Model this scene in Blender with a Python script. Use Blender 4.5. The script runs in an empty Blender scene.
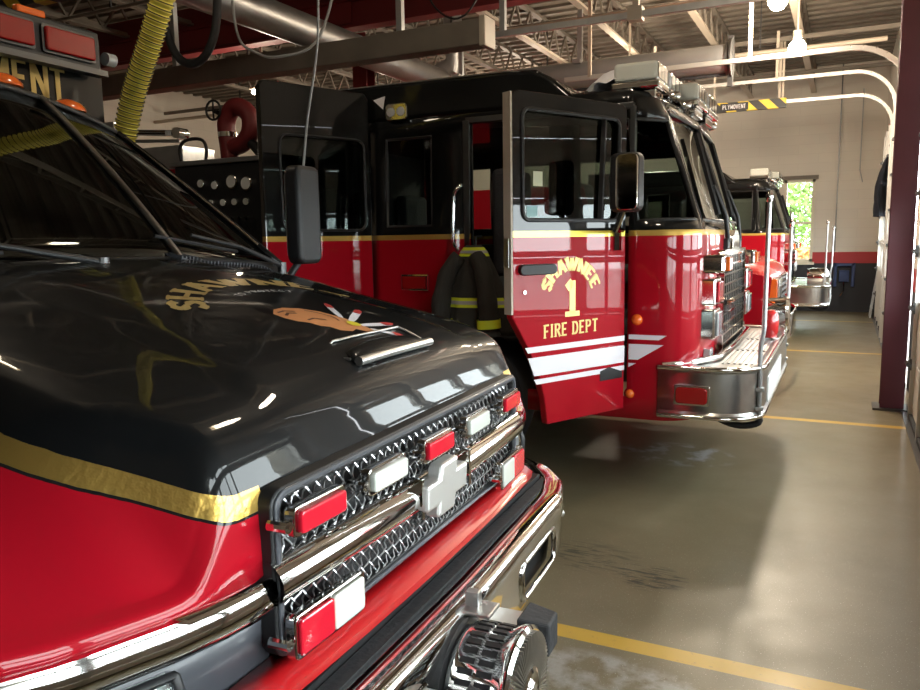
import bpy, math, random
from mathutils import Vector, Matrix
random.seed(7)
D=bpy.data; SC=bpy.context.scene; COL=SC.collection
PI=math.pi
# ------------------------------------------------------------ materials
MATS={}
def nt(name):
    m=D.materials.new(name); m.use_nodes=True; MATS[name]=m
    n=m.node_tree.nodes; return m,n,m.node_tree.links,n['Principled BSDF']
def mat(name,col,rough=.5,metal=0,coat=0,emit=None,es=0,bump=0,bscale=50,var=0,vscale=4,spec=.5,trans=0):
    m,n,l,b=nt(name)
    b.inputs['Base Color'].default_value=(*col,1); b.inputs['Roughness'].default_value=rough
    b.inputs['Metallic'].default_value=metal; b.inputs['Coat Weight'].default_value=coat; b.inputs['Coat Roughness'].default_value=.04
    b.inputs['Specular IOR Level'].default_value=spec
    if trans: b.inputs['Transmission Weight'].default_value=trans
    if emit: b.inputs['Emission Color'].default_value=(*emit,1); b.inputs['Emission Strength'].default_value=es
    if bump or var:
        tc=n.new('ShaderNodeTexCoord')
        if bump:
            t=n.new('ShaderNodeTexNoise'); t.inputs['Scale'].default_value=bscale; l.new(tc.outputs['Object'],t.inputs['Vector'])
            bp=n.new('ShaderNodeBump'); bp.inputs['Strength'].default_value=bump; bp.inputs['Distance'].default_value=.01
            l.new(t.outputs['Fac'],bp.inputs['Height']); l.new(bp.outputs['Normal'],b.inputs['Normal'])
        if var:
            t=n.new('ShaderNodeTexNoise'); t.inputs['Scale'].default_value=vscale; t.inputs['Detail'].default_value=6
            l.new(tc.outputs['Object'],t.inputs['Vector'])
            r=n.new('ShaderNodeMapRange'); r.inputs[1].default_value=.3; r.inputs[2].default_value=.7; r.inputs[3].default_value=1-var; r.inputs[4].default_value=1+var
            l.new(t.outputs['Fac'],r.inputs[0])
            mx=n.new('ShaderNodeVectorMath'); mx.operation='SCALE'; mx.inputs[0].default_value=col; l.new(r.outputs[0],mx.inputs['Scale'])
            l.new(mx.outputs[0],b.inputs['Base Color'])
    return m
RED=(.37,.005,.014); BLK=(.006,.0065,.007); GOLD=(.62,.40,.10)
mat('red_paint',RED,.4,coat=.9,spec=.05); mat('black_paint',BLK,.4,coat=.6,spec=.05)
mat('bright_red',(.46,.009,.012),.3,coat=.8)
mat('chrome',(.78,.77,.75),.07,1); mat('steel',(.55,.54,.52),.28,1,var=.12,vscale=9); mat('brushed',(.62,.62,.61),.33,1)
mat('mesh_wire',(.42,.42,.43),.35,1); mat('emblem_silver',(.8,.79,.76),.42,.9); mat('dark_steel',(.12,.12,.12),.4,1)
mat('black_plastic',(.012,.012,.013),.5); mat('grey_plastic',(.055,.058,.068),.42,coat=.2); mat('rubber',(.02,.02,.022),.75,bump=.3)
mat('white_lens',(.62,.64,.58),.12,coat=1); mat('red_lens',(.6,.012,.03),.12,coat=1); mat('dark_red_lens',(.3,.008,.008),.15,coat=1)
mat('amber_lens',(.9,.16,.02),.15,coat=1); mat('lamp_glass',(.75,.78,.8),.08,.6,coat=1)
mat('gold_leaf',GOLD,.32,.85,bump=.25,bscale=60); mat('gold_letter',(.72,.52,.2),.35,.5); mat('dull_gold',(.42,.30,.10),.45,.6)
mat('white_vinyl',(.82,.8,.84),.35); mat('white_paint',(.7,.7,.68),.5)
mat('interior',(.022,.022,.025),.8); mat('seat_cloth',(.03,.03,.035),.85,bump=.5); mat('red_belt',(.45,.02,.02),.6)
mat('coat_cloth',(.03,.027,.022),.85,bump=.4,bscale=120); mat('lime_tape',(.75,.85,.04),.5); mat('silver_tape',(.5,.5,.5),.4,.3)
mat('ceiling_steel',(.17,.145,.115),.65,var=.15); mat('beam_red',(.16,.012,.014),.55); mat('maroon',(.11,.022,.035),.5,var=.08)
mat('galv',(.52,.53,.53),.35,.85,var=.12,vscale=8); mat('duct',(.3,.29,.28),.4,.8,var=.1); mat('tube_grey',(.34,.34,.34),.35,.6)
mat('cream_steel',(.50,.43,.34),.5); mat('door_tan',(.74,.71,.66),.5,var=.05); mat('track',(.62,.6,.56),.4,.6)
mat('black_hose',(.015,.015,.016),.6); mat('cable',(.35,.35,.35),.5); mat('hose_yellow',(.8,.68,.10),.55)
mat('blue_paint',(.015,.035,.12),.5); mat('wood',(.3,.2,.1),.6); mat('skin_tan',(.62,.25,.09),.45)
mat('logo_yellow',(.75,.6,.03),.45); mat('logo_red',(.5,.03,.03),.45); mat('logo_dark',(.1,.03,.01),.5)
mat('lamp_glow',(1,1,1),.5,emit=(1,.82,.55),es=60); mat('tube_glow',(1,1,1),.5,emit=(1,.85,.6),es=25)
mat('leaf',(.12,.22,.03),.7,var=.5,vscale=3); mat('autumn_leaf',(.5,.2,.05),.7,var=.3); mat('bark',(.1,.07,.05),.9)
mat('grass',(.12,.2,.05),.9,var=.3); mat('asphalt',(.3,.3,.29),.9,var=.1); mat('window_frame',(.7,.64,.5),.5); mat('sticker_cream',(.6,.62,.45),.5)
mat('poly_lens',(.6,.62,.63),.1,.3,coat=1); mat('black_cloth',(.015,.018,.03),.85,bump=.5)
mat('gauge_face',(.7,.7,.68),.3,coat=.5); mat('sticker',(.25,.45,.45),.4)
mat('wet_blue',(.09,.12,.15),.3)
def glass(name,tint,refl_rough=.02,alpha=.75):
    m,n,l,b=nt(name); n.remove(b)
    tr=n.new('ShaderNodeBsdfTransparent'); tr.inputs[0].default_value=(*tint,1)
    gl=n.new('ShaderNodeBsdfGlossy'); gl.inputs['Roughness'].default_value=refl_rough; gl.inputs[0].default_value=(.9,.95,.95,1)
    fr=n.new('ShaderNodeFresnel'); fr.inputs[0].default_value=1.5
    ge=n.new('ShaderNodeNewGeometry'); mm=n.new('ShaderNodeMath'); mm.operation='SUBTRACT'; mm.inputs[0].default_value=1; l.new(ge.outputs['Backfacing'],mm.inputs[1]); m2=n.new('ShaderNodeMath'); m2.operation='MULTIPLY'; l.new(mm.outputs[0],m2.inputs[0]); l.new(fr.outputs[0],m2.inputs[1]); mx=n.new('ShaderNodeMixShader'); l.new(m2.outputs[0],mx.inputs[0]); l.new(tr.outputs[0],mx.inputs[1]); l.new(gl.outputs[0],mx.inputs[2])
    l.new(mx.outputs[0],n['Material Output'].inputs[0]); return m
glass('glass_dark',(.44,.50,.47)); glass('glass_clear',(.9,.93,.92)); glass('glass_truck',(.10,.13,.12))

def math_(n,l,op,a,b=None,clamp=False):
    k=n.new('ShaderNodeMath'); k.operation=op; k.use_clamp=clamp
    for i,v in enumerate((a,b)):
        if v is None: continue
        if isinstance(v,(int,float)): k.inputs[i].default_value=v
        else: l.new(v,k.inputs[i])
    return k.outputs[0]
def mixc(n,l,f,a,b):
    k=n.new('ShaderNodeMix'); k.data_type='RGBA'
    if isinstance(f,(int,float)): k.inputs[0].default_value=f
    else: l.new(f,k.inputs[0])
    for i,v in ((6,a),(7,b)):
        if isinstance(v,tuple): k.inputs[i].default_value=(*v,1)
        else: l.new(v,k.inputs[i])
    return k.outputs[2]
# livery of the custom-cab engines: black over gold line over red, by height
def livery(name,gcol=GOLD):
    m,n,l,b=nt(name); tc=n.new('ShaderNodeTexCoord'); s=n.new('ShaderNodeSeparateXYZ'); l.new(tc.outputs['Object'],s.inputs[0]); z=s.outputs[2]
    up=math_(n,l,'GREATER_THAN',z,1.70); lo=math_(n,l,'GREATER_THAN',z,1.665)
    c=mixc(n,l,lo,RED,gcol); c=mixc(n,l,up,c,BLK); l.new(c,b.inputs['Base Color'])
    met=math_(n,l,'MULTIPLY',math_(n,l,'SUBTRACT',lo,up),.6); l.new(met,b.inputs['Metallic'])
    b.inputs['Specular IOR Level'].default_value=.05; b.inputs['Roughness'].default_value=.4; b.inputs['Coat Weight'].default_value=.75; b.inputs['Coat Roughness'].default_value=.02
livery('engine_paint'); livery('door_paint',(.85,.75,.12))
# livery of the rescue truck's hood (object space = truck local, x forward from grille, y across)
def hoodpaint():
    m,n,l,b=nt('hood_paint'); tc=n.new('ShaderNodeTexCoord'); s=n.new('ShaderNodeSeparateXYZ'); l.new(tc.outputs['Object'],s.inputs[0])
    x,y,z=s.outputs
    ay=math_(n,l,'ABSOLUTE',y)
    line=math_(n,l,'MINIMUM',math_(n,l,'ADD',math_(n,l,'MULTIPLY',x,-.335),1.200),1.40)
    # dip toward the corner as seen on the front face
    dip=math_(n,l,'MULTIPLY',math_(n,l,'MAXIMUM',math_(n,l,'SUBTRACT',.70,ay),0),0.0)
    h=math_(n,l,'SUBTRACT',z,math_(n,l,'ADD',line,dip))
    inner=math_(n,l,'MULTIPLY',math_(n,l,'LESS_THAN',ay,.655),math_(n,l,'LESS_THAN',x,-.035))
    h=math_(n,l,'ADD',h,inner); h=math_(n,l,'ADD',h,math_(n,l,'MULTIPLY',math_(n,l,'LESS_THAN',ay,.60),math_(n,l,'GREATER_THAN',z,1.15)))
    g0=math_(n,l,'GREATER_THAN',h,-.022); g1=math_(n,l,'GREATER_THAN',h,.016); k0=math_(n,l,'GREATER_THAN',h,-.027)
    c=mixc(n,l,k0,RED,(.01,.01,.01)); c=mixc(n,l,g0,c,GOLD); c=mixc(n,l,g1,c,BLK); l.new(c,b.inputs['Base Color'])
    gm=math_(n,l,'SUBTRACT',g0,g1); l.new(math_(n,l,'MULTIPLY',gm,.85),b.inputs['Metallic'])
    t=n.new('ShaderNodeTexNoise'); t.inputs['Scale'].default_value=60; l.new(tc.outputs['Object'],t.inputs['Vector'])
    bp=n.new('ShaderNodeBump'); l.new(math_(n,l,'MULTIPLY',gm,.25),bp.inputs['Strength']); bp.inputs['Distance'].default_value=.01
    l.new(t.outputs['Fac'],bp.inputs['Height']); l.new(bp.outputs['Normal'],b.inputs['Normal'])
    b.inputs['Specular IOR Level'].default_value=.05; b.inputs['Roughness'].default_value=.4; b.inputs['Coat Weight'].default_value=.6; b.inputs['Coat Roughness'].default_value=.02
hoodpaint()
def floor_mat():
    m,n,l,b=nt('floor_paint'); tc=n.new('ShaderNodeTexCoord'); s=n.new('ShaderNodeSeparateXYZ'); l.new(tc.outputs['Object'],s.inputs[0]); x,y,z=s.outputs
    def noise(sc,det=6,rough=.6,vec=None):
        t=n.new('ShaderNodeTexNoise'); t.inputs['Scale'].default_value=sc; t.inputs['Detail'].default_value=det; t.inputs['Roughness'].default_value=rough
        l.new(vec or tc.outputs['Object'],t.inputs['Vector']); return t.outputs['Fac']
    def ramp(v,a,b_):
        r=n.new('ShaderNodeMapRange'); r.inputs[1].default_value=a; r.inputs[2].default_value=b_; l.new(v,r.inputs[0]); return r.outputs[0]
    c=mixc(n,l,ramp(noise(1.3),.3,.7),(.148,.12,.066),(.20,.165,.098))
    c=mixc(n,l,ramp(noise(160,2),.66,.72),c,(.55,.52,.45)); c=mixc(n,l,ramp(noise(120,2),.70,.76),c,(.09,.08,.06))
    # scuffs: elongated dark streaks, two groups
    mp=n.new('ShaderNodeMapping'); mp.inputs['Scale'].default_value=(5,32,1); mp.inputs['Rotation'].default_value=(0,0,.15); l.new(tc.outputs['Object'],mp.inputs[0])
    st=ramp(noise(1.6,4,.6,mp.outputs[0]),.50,.57)
    def blob(cx,cy,rx,ry):
        a=math_(n,l,'POWER',math_(n,l,'DIVIDE',math_(n,l,'SUBTRACT',x,cx),rx),2); b_=math_(n,l,'POWER',math_(n,l,'DIVIDE',math_(n,l,'SUBTRACT',y,cy),ry),2)
        return math_(n,l,'SUBTRACT',1.0,math_(n,l,'ADD',a,b_),True)
    bl=math_(n,l,'ADD',blob(-.78,3.62,.2,.17),math_(n,l,'MULTIPLY',blob(-1.15,3.75,.35,.25),.6),True)
    c=mixc(n,l,math_(n,l,'MULTIPLY',math_(n,l,'MULTIPLY',st,ramp(bl,.1,.6)),.85),c,(.03,.028,.025))
    # pale worn patch by the near line
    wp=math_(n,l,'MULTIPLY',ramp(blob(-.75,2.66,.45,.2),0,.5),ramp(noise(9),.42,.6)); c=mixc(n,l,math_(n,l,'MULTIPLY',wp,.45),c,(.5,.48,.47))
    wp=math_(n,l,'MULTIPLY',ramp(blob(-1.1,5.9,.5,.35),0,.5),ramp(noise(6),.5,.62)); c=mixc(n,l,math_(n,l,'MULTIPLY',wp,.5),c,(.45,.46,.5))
    # yellow bay lines
    ln=None
    for yy in (-1.5,2.95,7.47,12.08,16.5):
        k=math_(n,l,'LESS_THAN',math_(n,l,'ABSOLUTE',math_(n,l,'SUBTRACT',y,yy)),.05)
        ln=k if ln is None else math_(n,l,'MAXIMUM',ln,k)
    ln=math_(n,l,'MULTIPLY',ln,math_(n,l,'LESS_THAN',x,.55)); ln=math_(n,l,'MULTIPLY',ln,ramp(noise(30),.15,.4))
    c=mixc(n,l,math_(n,l,'MULTIPLY',ln,.95),c,(.56,.34,.05))
    l.new(c,b.inputs['Base Color']); l.new(ramp(noise(2.5),.1,.95),b.inputs['Roughness']) 
    r=n.new('ShaderNodeMapRange'); r.inputs[3].default_value=.3; r.inputs[4].default_value=.55; l.new(noise(3),r.inputs[0]); l.new(r.outputs[0],b.inputs['Roughness'])
floor_mat()
def wall_mat():
    m,n,l,b=nt('block_wall'); tc=n.new('ShaderNodeTexCoord'); s=n.new('ShaderNodeSeparateXYZ'); l.new(tc.outputs['Object'],s.inputs[0]); x,y,z=s.outputs
    cv=n.new('ShaderNodeCombineXYZ'); l.new(math_(n,l,'ADD',x,y),cv.inputs[0]); l.new(z,cv.inputs[1])
    br=n.new('ShaderNodeTexBrick'); br.inputs['Scale'].default_value=1; br.inputs['Brick Width'].default_value=.8; br.inputs['Row Height'].default_value=.2; br.inputs['Mortar Size'].default_value=.005
    br.inputs['Color1'].default_value=(.66,.61,.53,1); br.inputs['Color2'].default_value=(.69,.64,.55,1); br.inputs['Mortar'].default_value=(.625,.575,.495,1)
    l.new(cv.outputs[0],br.inputs['Vector'])
    c=mixc(n,l,math_(n,l,'LESS_THAN',z,1.29),br.outputs[0],(.42,.03,.035)); c=mixc(n,l,math_(n,l,'LESS_THAN',z,1.05),c,(.014,.015,.02))
    l.new(c,b.inputs['Base Color']); b.inputs['Roughness'].default_value=.6
wall_mat()
def hazard(name,axis=0,sc=3.2,skew=1):
    m,n,l,b=nt(name); tc=n.new('ShaderNodeTexCoord'); s=n.new('ShaderNodeSeparateXYZ'); l.new(tc.outputs['Object'],s.inputs[0])
    v=math_(n,l,'ADD',math_(n,l,'MULTIPLY',s.outputs[axis],sc),math_(n,l,'MULTIPLY',s.outputs[2],sc*skew))
    f=math_(n,l,'GREATER_THAN',math_(n,l,'FRACT',v),.5)
    l.new(mixc(n,l,f,(.02,.02,.02),(.75,.55,.05)),b.inputs['Base Color'])
hazard('hazard_stripes')
def ribbed(name,ca,cb,sc):   # corrugated roof deck
    m,n,l,b=nt(name); tc=n.new('ShaderNodeTexCoord'); w=n.new('ShaderNodeTexWave'); w.bands_direction='Y'; w.inputs['Scale'].default_value=sc; l.new(tc.outputs['Object'],w.inputs[0])
    l.new(mixc(n,l,w.outputs['Fac'],ca,cb),b.inputs['Base Color']); b.inputs['Roughness'].default_value=.7
# ------------------------------------------------------------ mesh builder
class MB:
    def __init__(s): s.v=[]; s.f=[]; s.mi=[]; s.T=Matrix()
    def add(s,vs,fs,mi=0):
        o=len(s.v); s.v+=[tuple(s.T@Vector(v)) for v in vs]; s.f+=[[i+o for i in f] for f in fs]; s.mi+=[mi]*len(fs); return s
    def box(s,x0,x1,y0,y1,z0,z1,mi=0):
        vs=[(x,y,z) for x in (x0,x1) for y in (y0,y1) for z in (z0,z1)]
        return s.add(vs,[(0,1,3,2),(4,6,7,5),(0,4,5,1),(2,3,7,6),(0,2,6,4),(1,5,7,3)],mi)
    def obox(s,p,q,w,h,up=(0,0,1),mi=0):   # bar of section w x h from p to q
        p=Vector(p);q=Vector(q);d=(q-p).normalized();u=Vector(up)
        if abs(d.dot(u))>.98:u=Vector((1,0,0))
        a=d.cross(u).normalized();b=a.cross(d)
        vs=[r+a*(i*w/2)+b*(j*h/2) for r in (p,q) for i,j in ((-1,-1),(1,-1),(1,1),(-1,1))]
        return s.add(vs,[(0,1,2,3),(7,6,5,4),(0,4,5,1),(1,5,6,2),(2,6,7,3),(3,7,4,0)],mi)
    def tube(s,pts,r,n=10,cap=True,mi=0,close=False):
        pts=[Vector(p) for p in pts];N=len(pts);rings=[];a=None
        rr=r if isinstance(r,(list,tuple)) else [r]*N
        for i,p in enumerate(pts):
            if close: d=pts[(i+1)%N]-pts[i-1]
            else: d=pts[min(i+1,N-1)]-pts[max(i-1,0)]
            d.normalize()
            if a is None:
                t=Vector((0,0,1)) if abs(d.z)<.9 else Vector((1,0,0)); a=d.cross(t).normalized()
            else: a=(a-d*a.dot(d)).normalized()
            b=d.cross(a); rings.append([p+(a*math.cos(k*2*PI/n)+b*math.sin(k*2*PI/n))*rr[i] for k in range(n)])
        vs=[v for g in rings for v in g];fs=[]
        for i in range(N if close else N-1):
            for k in range(n): fs.append((i*n+k,i*n+(k+1)%n,((i+1)%N)*n+(k+1)%n,((i+1)%N)*n+k))
        if cap and not close: fs+= [tuple(range(n))[::-1],tuple((N-1)*n+k for k in range(n))]
        return s.add(vs,fs,mi)
    def cyl(s,p,q,r,n=20,mi=0,r2=None): return s.tube([p,q],[r,r if r2 is None else r2],n,mi=mi)
    def lathe(s,prof,o,axis,n=28,mi=0): # prof: (dist along axis, radius)
        o=Vector(o);d=Vector(axis).normalized();t=Vector((0,0,1)) if abs(d.z)<.9 else Vector((1,0,0));a=d.cross(t).normalized();b=d.cross(a)
        vs=[o+d*h+(a*math.cos(k*2*PI/n)+b*math.sin(k*2*PI/n))*max(r,1e-4) for h,r in prof for k in range(n)]
        fs=[(i*n+k,i*n+(k+1)%n,(i+1)*n+(k+1)%n,(i+1)*n+k) for i in range(len(prof)-1) for k in range(n)]
        fs+=[tuple(range(n))[::-1],tuple((len(prof)-1)*n+k for k in range(n))]
        return s.add(vs,fs,mi)
    def grid(s,P,close=False,skip=None,mi=0):
        R=len(P);Cn=len(P[0]);fs=[]
        for i in range(R-1):
            for j in range(Cn if close else Cn-1):
                if skip and skip(i,j): continue
                k=(j+1)%Cn; fs.append((i*Cn+j,i*Cn+k,(i+1)*Cn+k,(i+1)*Cn+j))
        return s.add([p for r in P for p in r],fs,mi)
    def prism(s,poly,f,a,b,mi=0): # poly 2D pts; f(u,v,w)->3D ; w from a to b
        n=len(poly);vs=[f(u,v,a) for u,v in poly]+[f(u,v,b) for u,v in poly]
        return s.add(vs,[tuple(range(n)),tuple(range(2*n-1,n-1,-1))]+[(i,i+n,(i+1)%n+n,(i+1)%n) for i in range(n)],mi)
    def build(s,name,m,parent=None,smooth=None,bevel=0,seg=2,solid=0,sub=0,label=None):
        me=D.meshes.new(name); me.from_pydata([tuple(v) for v in s.v],[],s.f)
        for mm in (m if isinstance(m,(list,tuple)) else [m]): me.materials.append(MATS[mm])
        for p,i in zip(me.polygons,s.mi): p.material_index=i
        import bmesh
        bm=bmesh.new(); bm.from_mesh(me); bmesh.ops.remove_doubles(bm,verts=bm.verts,dist=1e-5); bmesh.ops.recalc_face_normals(bm,faces=bm.faces); bm.to_mesh(me); bm.free()
        if smooth is not None:
            me.polygons.foreach_set('use_smooth',[True]*len(me.polygons)); me.set_sharp_from_angle(angle=math.radians(smooth))
        o=D.objects.new(name,me); COL.objects.link(o)
        if parent: o.parent=parent
        if solid: k=o.modifiers.new('s','SOLIDIFY'); k.thickness=solid; k.offset=0
        if bevel: k=o.modifiers.new('b','BEVEL'); k.width=bevel; k.segments=seg; k.limit_method='ANGLE'; k.angle_limit=.6; k.harden_normals=False
        if sub: k=o.modifiers.new('u','SUBSURF'); k.levels=sub; k.render_levels=sub
        if label: o['label']=label
        return o
def rrect(x0,x1,y0,y1,r,n=5):
    P=[]
    for cx,cy,a in ((x1-r,y1-r,0),(x0+r,y1-r,90),(x0+r,y0+r,180),(x1-r,y0+r,270)):
        for k in range(n+1): t=math.radians(a+90*k/n); P.append((cx+r*math.cos(t),cy+r*math.sin(t)))
    return P
def plate(name,m,outer,holes,f,th,parent=None,bevel=0,label=None):
    """flat panel with holes (filled 2D curve) mapped by f(u,v,w); returns object"""
    cu=D.curves.new('c','CURVE'); cu.dimensions='2D'; cu.fill_mode='BOTH'; cu.extrude=th/2
    for pl in [outer]+holes:
        sp=cu.splines.new('POLY'); sp.points.add(len(pl)-1); sp.use_cyclic_u=True
        for p,(u,v) in zip(sp.points,pl): p.co=(u,v,0,1)
    o=D.objects.new('t',cu); me=D.meshes.new_from_object(o); D.objects.remove(o); D.curves.remove(cu)
    b=MB(); b.v=[tuple(f(v.co.x,v.co.y,v.co.z)) for v in me.vertices]; b.f=[list(p.vertices) for p in me.polygons]; b.mi=[0]*len(b.f)
    D.meshes.remove(me); return b.build(name,m,parent,bevel=bevel,label=label)
def tag(o,label,cat,group=None,kind=None):
    o['label']=label; o['category']=cat
    if group:o['group']=group
    if kind:o['kind']=kind
    return o
def struct(o): o['kind']='structure'; return o
def thing(name,loc,label,cat,group=None,rz=0):
    o=D.objects.new(name,None); COL.objects.link(o); o.location=loc; o.rotation_euler=(0,0,rz); o.empty_display_size=.2
    return tag(o,label,cat,group)
def copy_tree(o,parent=None):
    c=o.copy(); COL.objects.link(c); c.parent=parent
    for ch in list(o.children): copy_tree(ch,c)
    return c
# ------------------------------------------------------------ lettering made of strokes with slab serifs
def arc(cx,cy,rx,ry,a,b,n=9): return [(cx+rx*math.cos(math.radians(a+(b-a)*k/n)),cy+ry*math.sin(math.radians(a+(b-a)*k/n))) for k in range(n+1)]
LET={
'S':[[*arc(.34,.74,.24,.2,20,270,8),*arc(.34,.27,.26,.22,90,-160,8)]],
'H':[[(.12,0),(.12,1)],[(.68,0),(.68,1)],[(.12,.5),(.68,.5)]],
'A':[[(.08,0),(.42,1)],[(.42,1),(.78,0)],[(.2,.34),(.64,.34)]],
'W':[[(.05,1),(.3,0)],[(.3,0),(.5,.9)],[(.5,.9),(.7,0)],[(.7,0),(.95,1)]],
'N':[[(.12,0),(.12,1)],[(.12,1),(.7,0)],[(.7,0),(.7,1)]],
'E':[[(.14,0),(.14,1)],[(.14,.96),(.62,.96)],[(.14,.5),(.52,.5)],[(.14,.04),(.62,.04)]],
'F':[[(.14,0),(.14,1)],[(.14,.96),(.62,.96)],[(.14,.5),(.52,.5)]],
'I':[[(.2,0),(.2,1)]],
'R':[[(.14,0),(.14,1)],[(.14,.95),*arc(.4,.74,.22,.21,90,-90,6),(.14,.53)],[(.38,.5),(.68,0)]],
'D':[[(.14,0),(.14,1)],[(.14,.95),*arc(.36,.5,.32,.45,90,-90,8),(.14,.05)]],
'P':[[(.14,0),(.14,1)],[(.14,.95),*arc(.4,.72,.24,.23,90,-90,6),(.14,.49)]],
'T':[[(.35,0),(.35,1)],[(.02,.95),(.68,.95)]],
'M':[[(.1,0),(.1,1)],[(.1,1),(.42,.2)],[(.42,.2),(.74,1)],[(.74,1),(.74,0)]],
'C':[[*arc(.4,.5,.3,.46,45,315,10)]],'L':[[(.14,0),(.14,1)],[(.14,.04),(.6,.04)]],'Y':[[(.35,0),(.35,.45)],[(.05,1),(.35,.45)],[(.65,1),(.35,.45)]],
'O':[[*arc(.4,.5,.3,.46,0,360,14)]],'V':[[(.05,1),(.38,0)],[(.38,0),(.72,1)]],
'1':[[(.35,.02),(.35,.985)],[(.14,.80),(.33,.96)],[(.08,.05),(.62,.05)]],'0':[[*arc(.38,.5,.26,.46,0,360,14)]],' ':[],'X':[[(.08,0),(.7,1)],[(.08,1),(.7,0)]],'G':[[*arc(.4,.5,.3,.46,45,330,10),(.68,.45),(.45,.45)]]}
WID={'W':1.0,'M':.84,'I':.4,'E':.7,'F':.68,'S':.66,'T':.7,'R':.76,'D':.78,'1':.62,' ':.4}
def text(b,s,fn,h=1,wf=.15,serif=True,sp=.12,cond=1):
    x=0;tot=sum((WID.get(c,.8)+sp)*cond for c in s)-sp*cond
    for c in s:
        for st in LET[c]:
            w=wf
            for i in range(len(st)-1):
                (ax,ay),(bx,by)=st[i],st[i+1]; ln=math.hypot(bx-ax,by-ay)
                if ln<1e-6: continue
                ww=w*(1 if abs(by-ay)>.3*ln else .62)
                nx,ny=-(by-ay)/ln*ww/2,(bx-ax)/ln*ww/2; ex,ey=(bx-ax)/ln*.02,(by-ay)/ln*.02
                q=[(ax-nx-ex,ay-ny-ey),(bx-nx+ex,by-ny+ey),(bx+nx+ex,by+ny+ey),(ax+nx-ex,ay+ny-ey)]
                b.add([fn((x+u*cond-tot/2)*h,v*h) for u,v in q],[(0,1,2,3)])
            if serif and len(st)==2:
                for (ax,ay) in st:
                    if ay in (0,1) and abs(st[0][1]-st[1][1])>.3:
                        y0,y1=(ay-.0,ay+.07) if ay==0 else (ay-.07,ay)
                        q=[(ax-.17,y0),(ax+.17,y0),(ax+.17,y1),(ax-.17,y1)]
                        b.add([fn((x+u*cond-tot/2)*h,v*h) for u,v in q],[(0,1,2,3)])
        x+=(WID.get(c,.8)+sp)*cond
    return b
def arch(cu,cv,R,f,flat=1): # text on arch centred (cu,cv): u along, v outward
    return lambda u,v:(lambda t:f(cu+(R+v)*math.sin(t),cv+flat*(R+v)*math.cos(t)))(u/R)
# ============================================================ THE SETTING
XL,XR,YB,YF,H=-14.,.66,-5.5,18.6,5.2
struct(MB().box(XL,XR+.2,YB,YF+.2,-.2,0).build('floor','floor_paint'))
ribbed('roof_deck',(.135,.11,.085),(.185,.15,.115),4.)
struct(MB().box(XL-.2,XR+.4,YB-.2,YF+.4,H,H+.15).build('ceiling','roof_deck'))
struct(MB().box(XL-.2,XL,YB,YF,0,H).build('wall_left','block_wall'))
struct(MB().box(XL-.2,XR+.2,YB-.2,YB,0,H).build('wall_back','block_wall'))
struct(plate('wall_far','block_wall',[(XL,0),(XR+.2,0),(XR+.2,H),(XL,H)],[[(-1.26,1.08),(-.64,1.08),(-.64,2.86),(-1.26,2.86)]],lambda u,v,w:(u,YF+.1+w,v),.2))
doors=[(-.4,3.4),(4.2,7.9),(9.5,12.95),(13.65,17.2)]
holes=[[(a,-.01),(b,-.01),(b,3.5),(a,3.5)] for a,b in doors]
outl=[(YB,0)]
for a,b in doors: outl+=[(a,0),(a,3.5),(b,3.5),(b,0)]
outl+=[(YF,0),(YF,H),(YB,H)]
struct(plate('wall_right','block_wall',outl,[],lambda u,v,w:(XR+.1+w,u,v),.2))
# far window with timber frame and sashes
w=struct(MB().box(-1.26,-1.2,YF-.02,YF+.12,1.08,2.86).box(-.70,-.64,YF-.02,YF+.12,1.08,2.86).box(-1.26,-.64,YF-.02,YF+.12,2.80,2.86).box(-1.26,-.64,YF-.02,YF+.12,1.08,1.14).box(-1.2,-.7,YF+.03,YF+.09,1.90,1.95).build('window_1','window_frame'))
MB().box(-1.2,-.7,YF+.055,YF+.06,1.14,2.80).build('pane','glass_clear',w)
MB().box(-1.32,-.58,YF-.06,YF,2.86,2.94).build('window_head','ceiling_steel',w); MB().box(-1.3,-.6,YF-.06,YF,1.02,1.08).build('window_sill','window_frame',w)
# sectional garage doors
for k,(a,b) in enumerate(doors):
    d=D.objects.new('door_%d'%(k+1),None); COL.objects.link(d); d.location=(.605,a,0); struct(d)
    W=b-a; n=4; pw=W/n; hh=.5
    for r in range(7):
        z0=r*hh+.004; z1=(r+1)*hh-.004
        if r in (2,3):
            hl=[rrect(i*pw+.07,(i+1)*pw-.07,z0+.05,z1-.05,.02,2) for i in range(n)]
            s=plate('door_section','door_tan',[(0,z0),(W,z0),(W,z1),(0,z1)],hl,lambda u,v,w_:(.02+w_,u,v),.045,d)
            g=MB()
            for i in range(n): MB().box(.018,.022,i*pw+.06,(i+1)*pw-.06,z0+.04,z1-.04).build('pane','glass_clear',s)
        else:
            s=MB().box(0,.045,0,W,z0,z1).build('door_section','door_tan',d,bevel=.006)
            rb=MB()
            for i in range(n): rb.box(-.004,.002,i*pw+.08,(i+1)*pw-.08,z0+.1,z1-.1)
            rb.build('raised_panel','door_tan',s,bevel=.003)
    st=MB()
    for i in range(n+1):
        yy=min(max(i*pw,.04),W-.04)
        st.box(-.035,.0,yy-.03,yy+.03,0,3.5)
    st.build('door_stiles','track',d)
    hg=MB()
    for r in range(1,7):
        for i in (0,n): yy=min(max(i*pw,.04),W-.04); hg.box(-.05,-.03,yy-.05,yy+.05,r*hh-.05,r*hh+.05); hg.cyl((-.06,yy-.08,r*hh),(-.06,yy+.08,r*hh),.02,8)
    hg.build('hinges','dark_steel',d)
    MB().box(-.03,.05,0,W,0,.05).build('bottom_seal','rubber',d)
# curb channel along the doors
struct(MB().box(.535,.575,YB,YF,-.01,.008).build('trim_1','dark_steel'))
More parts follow.
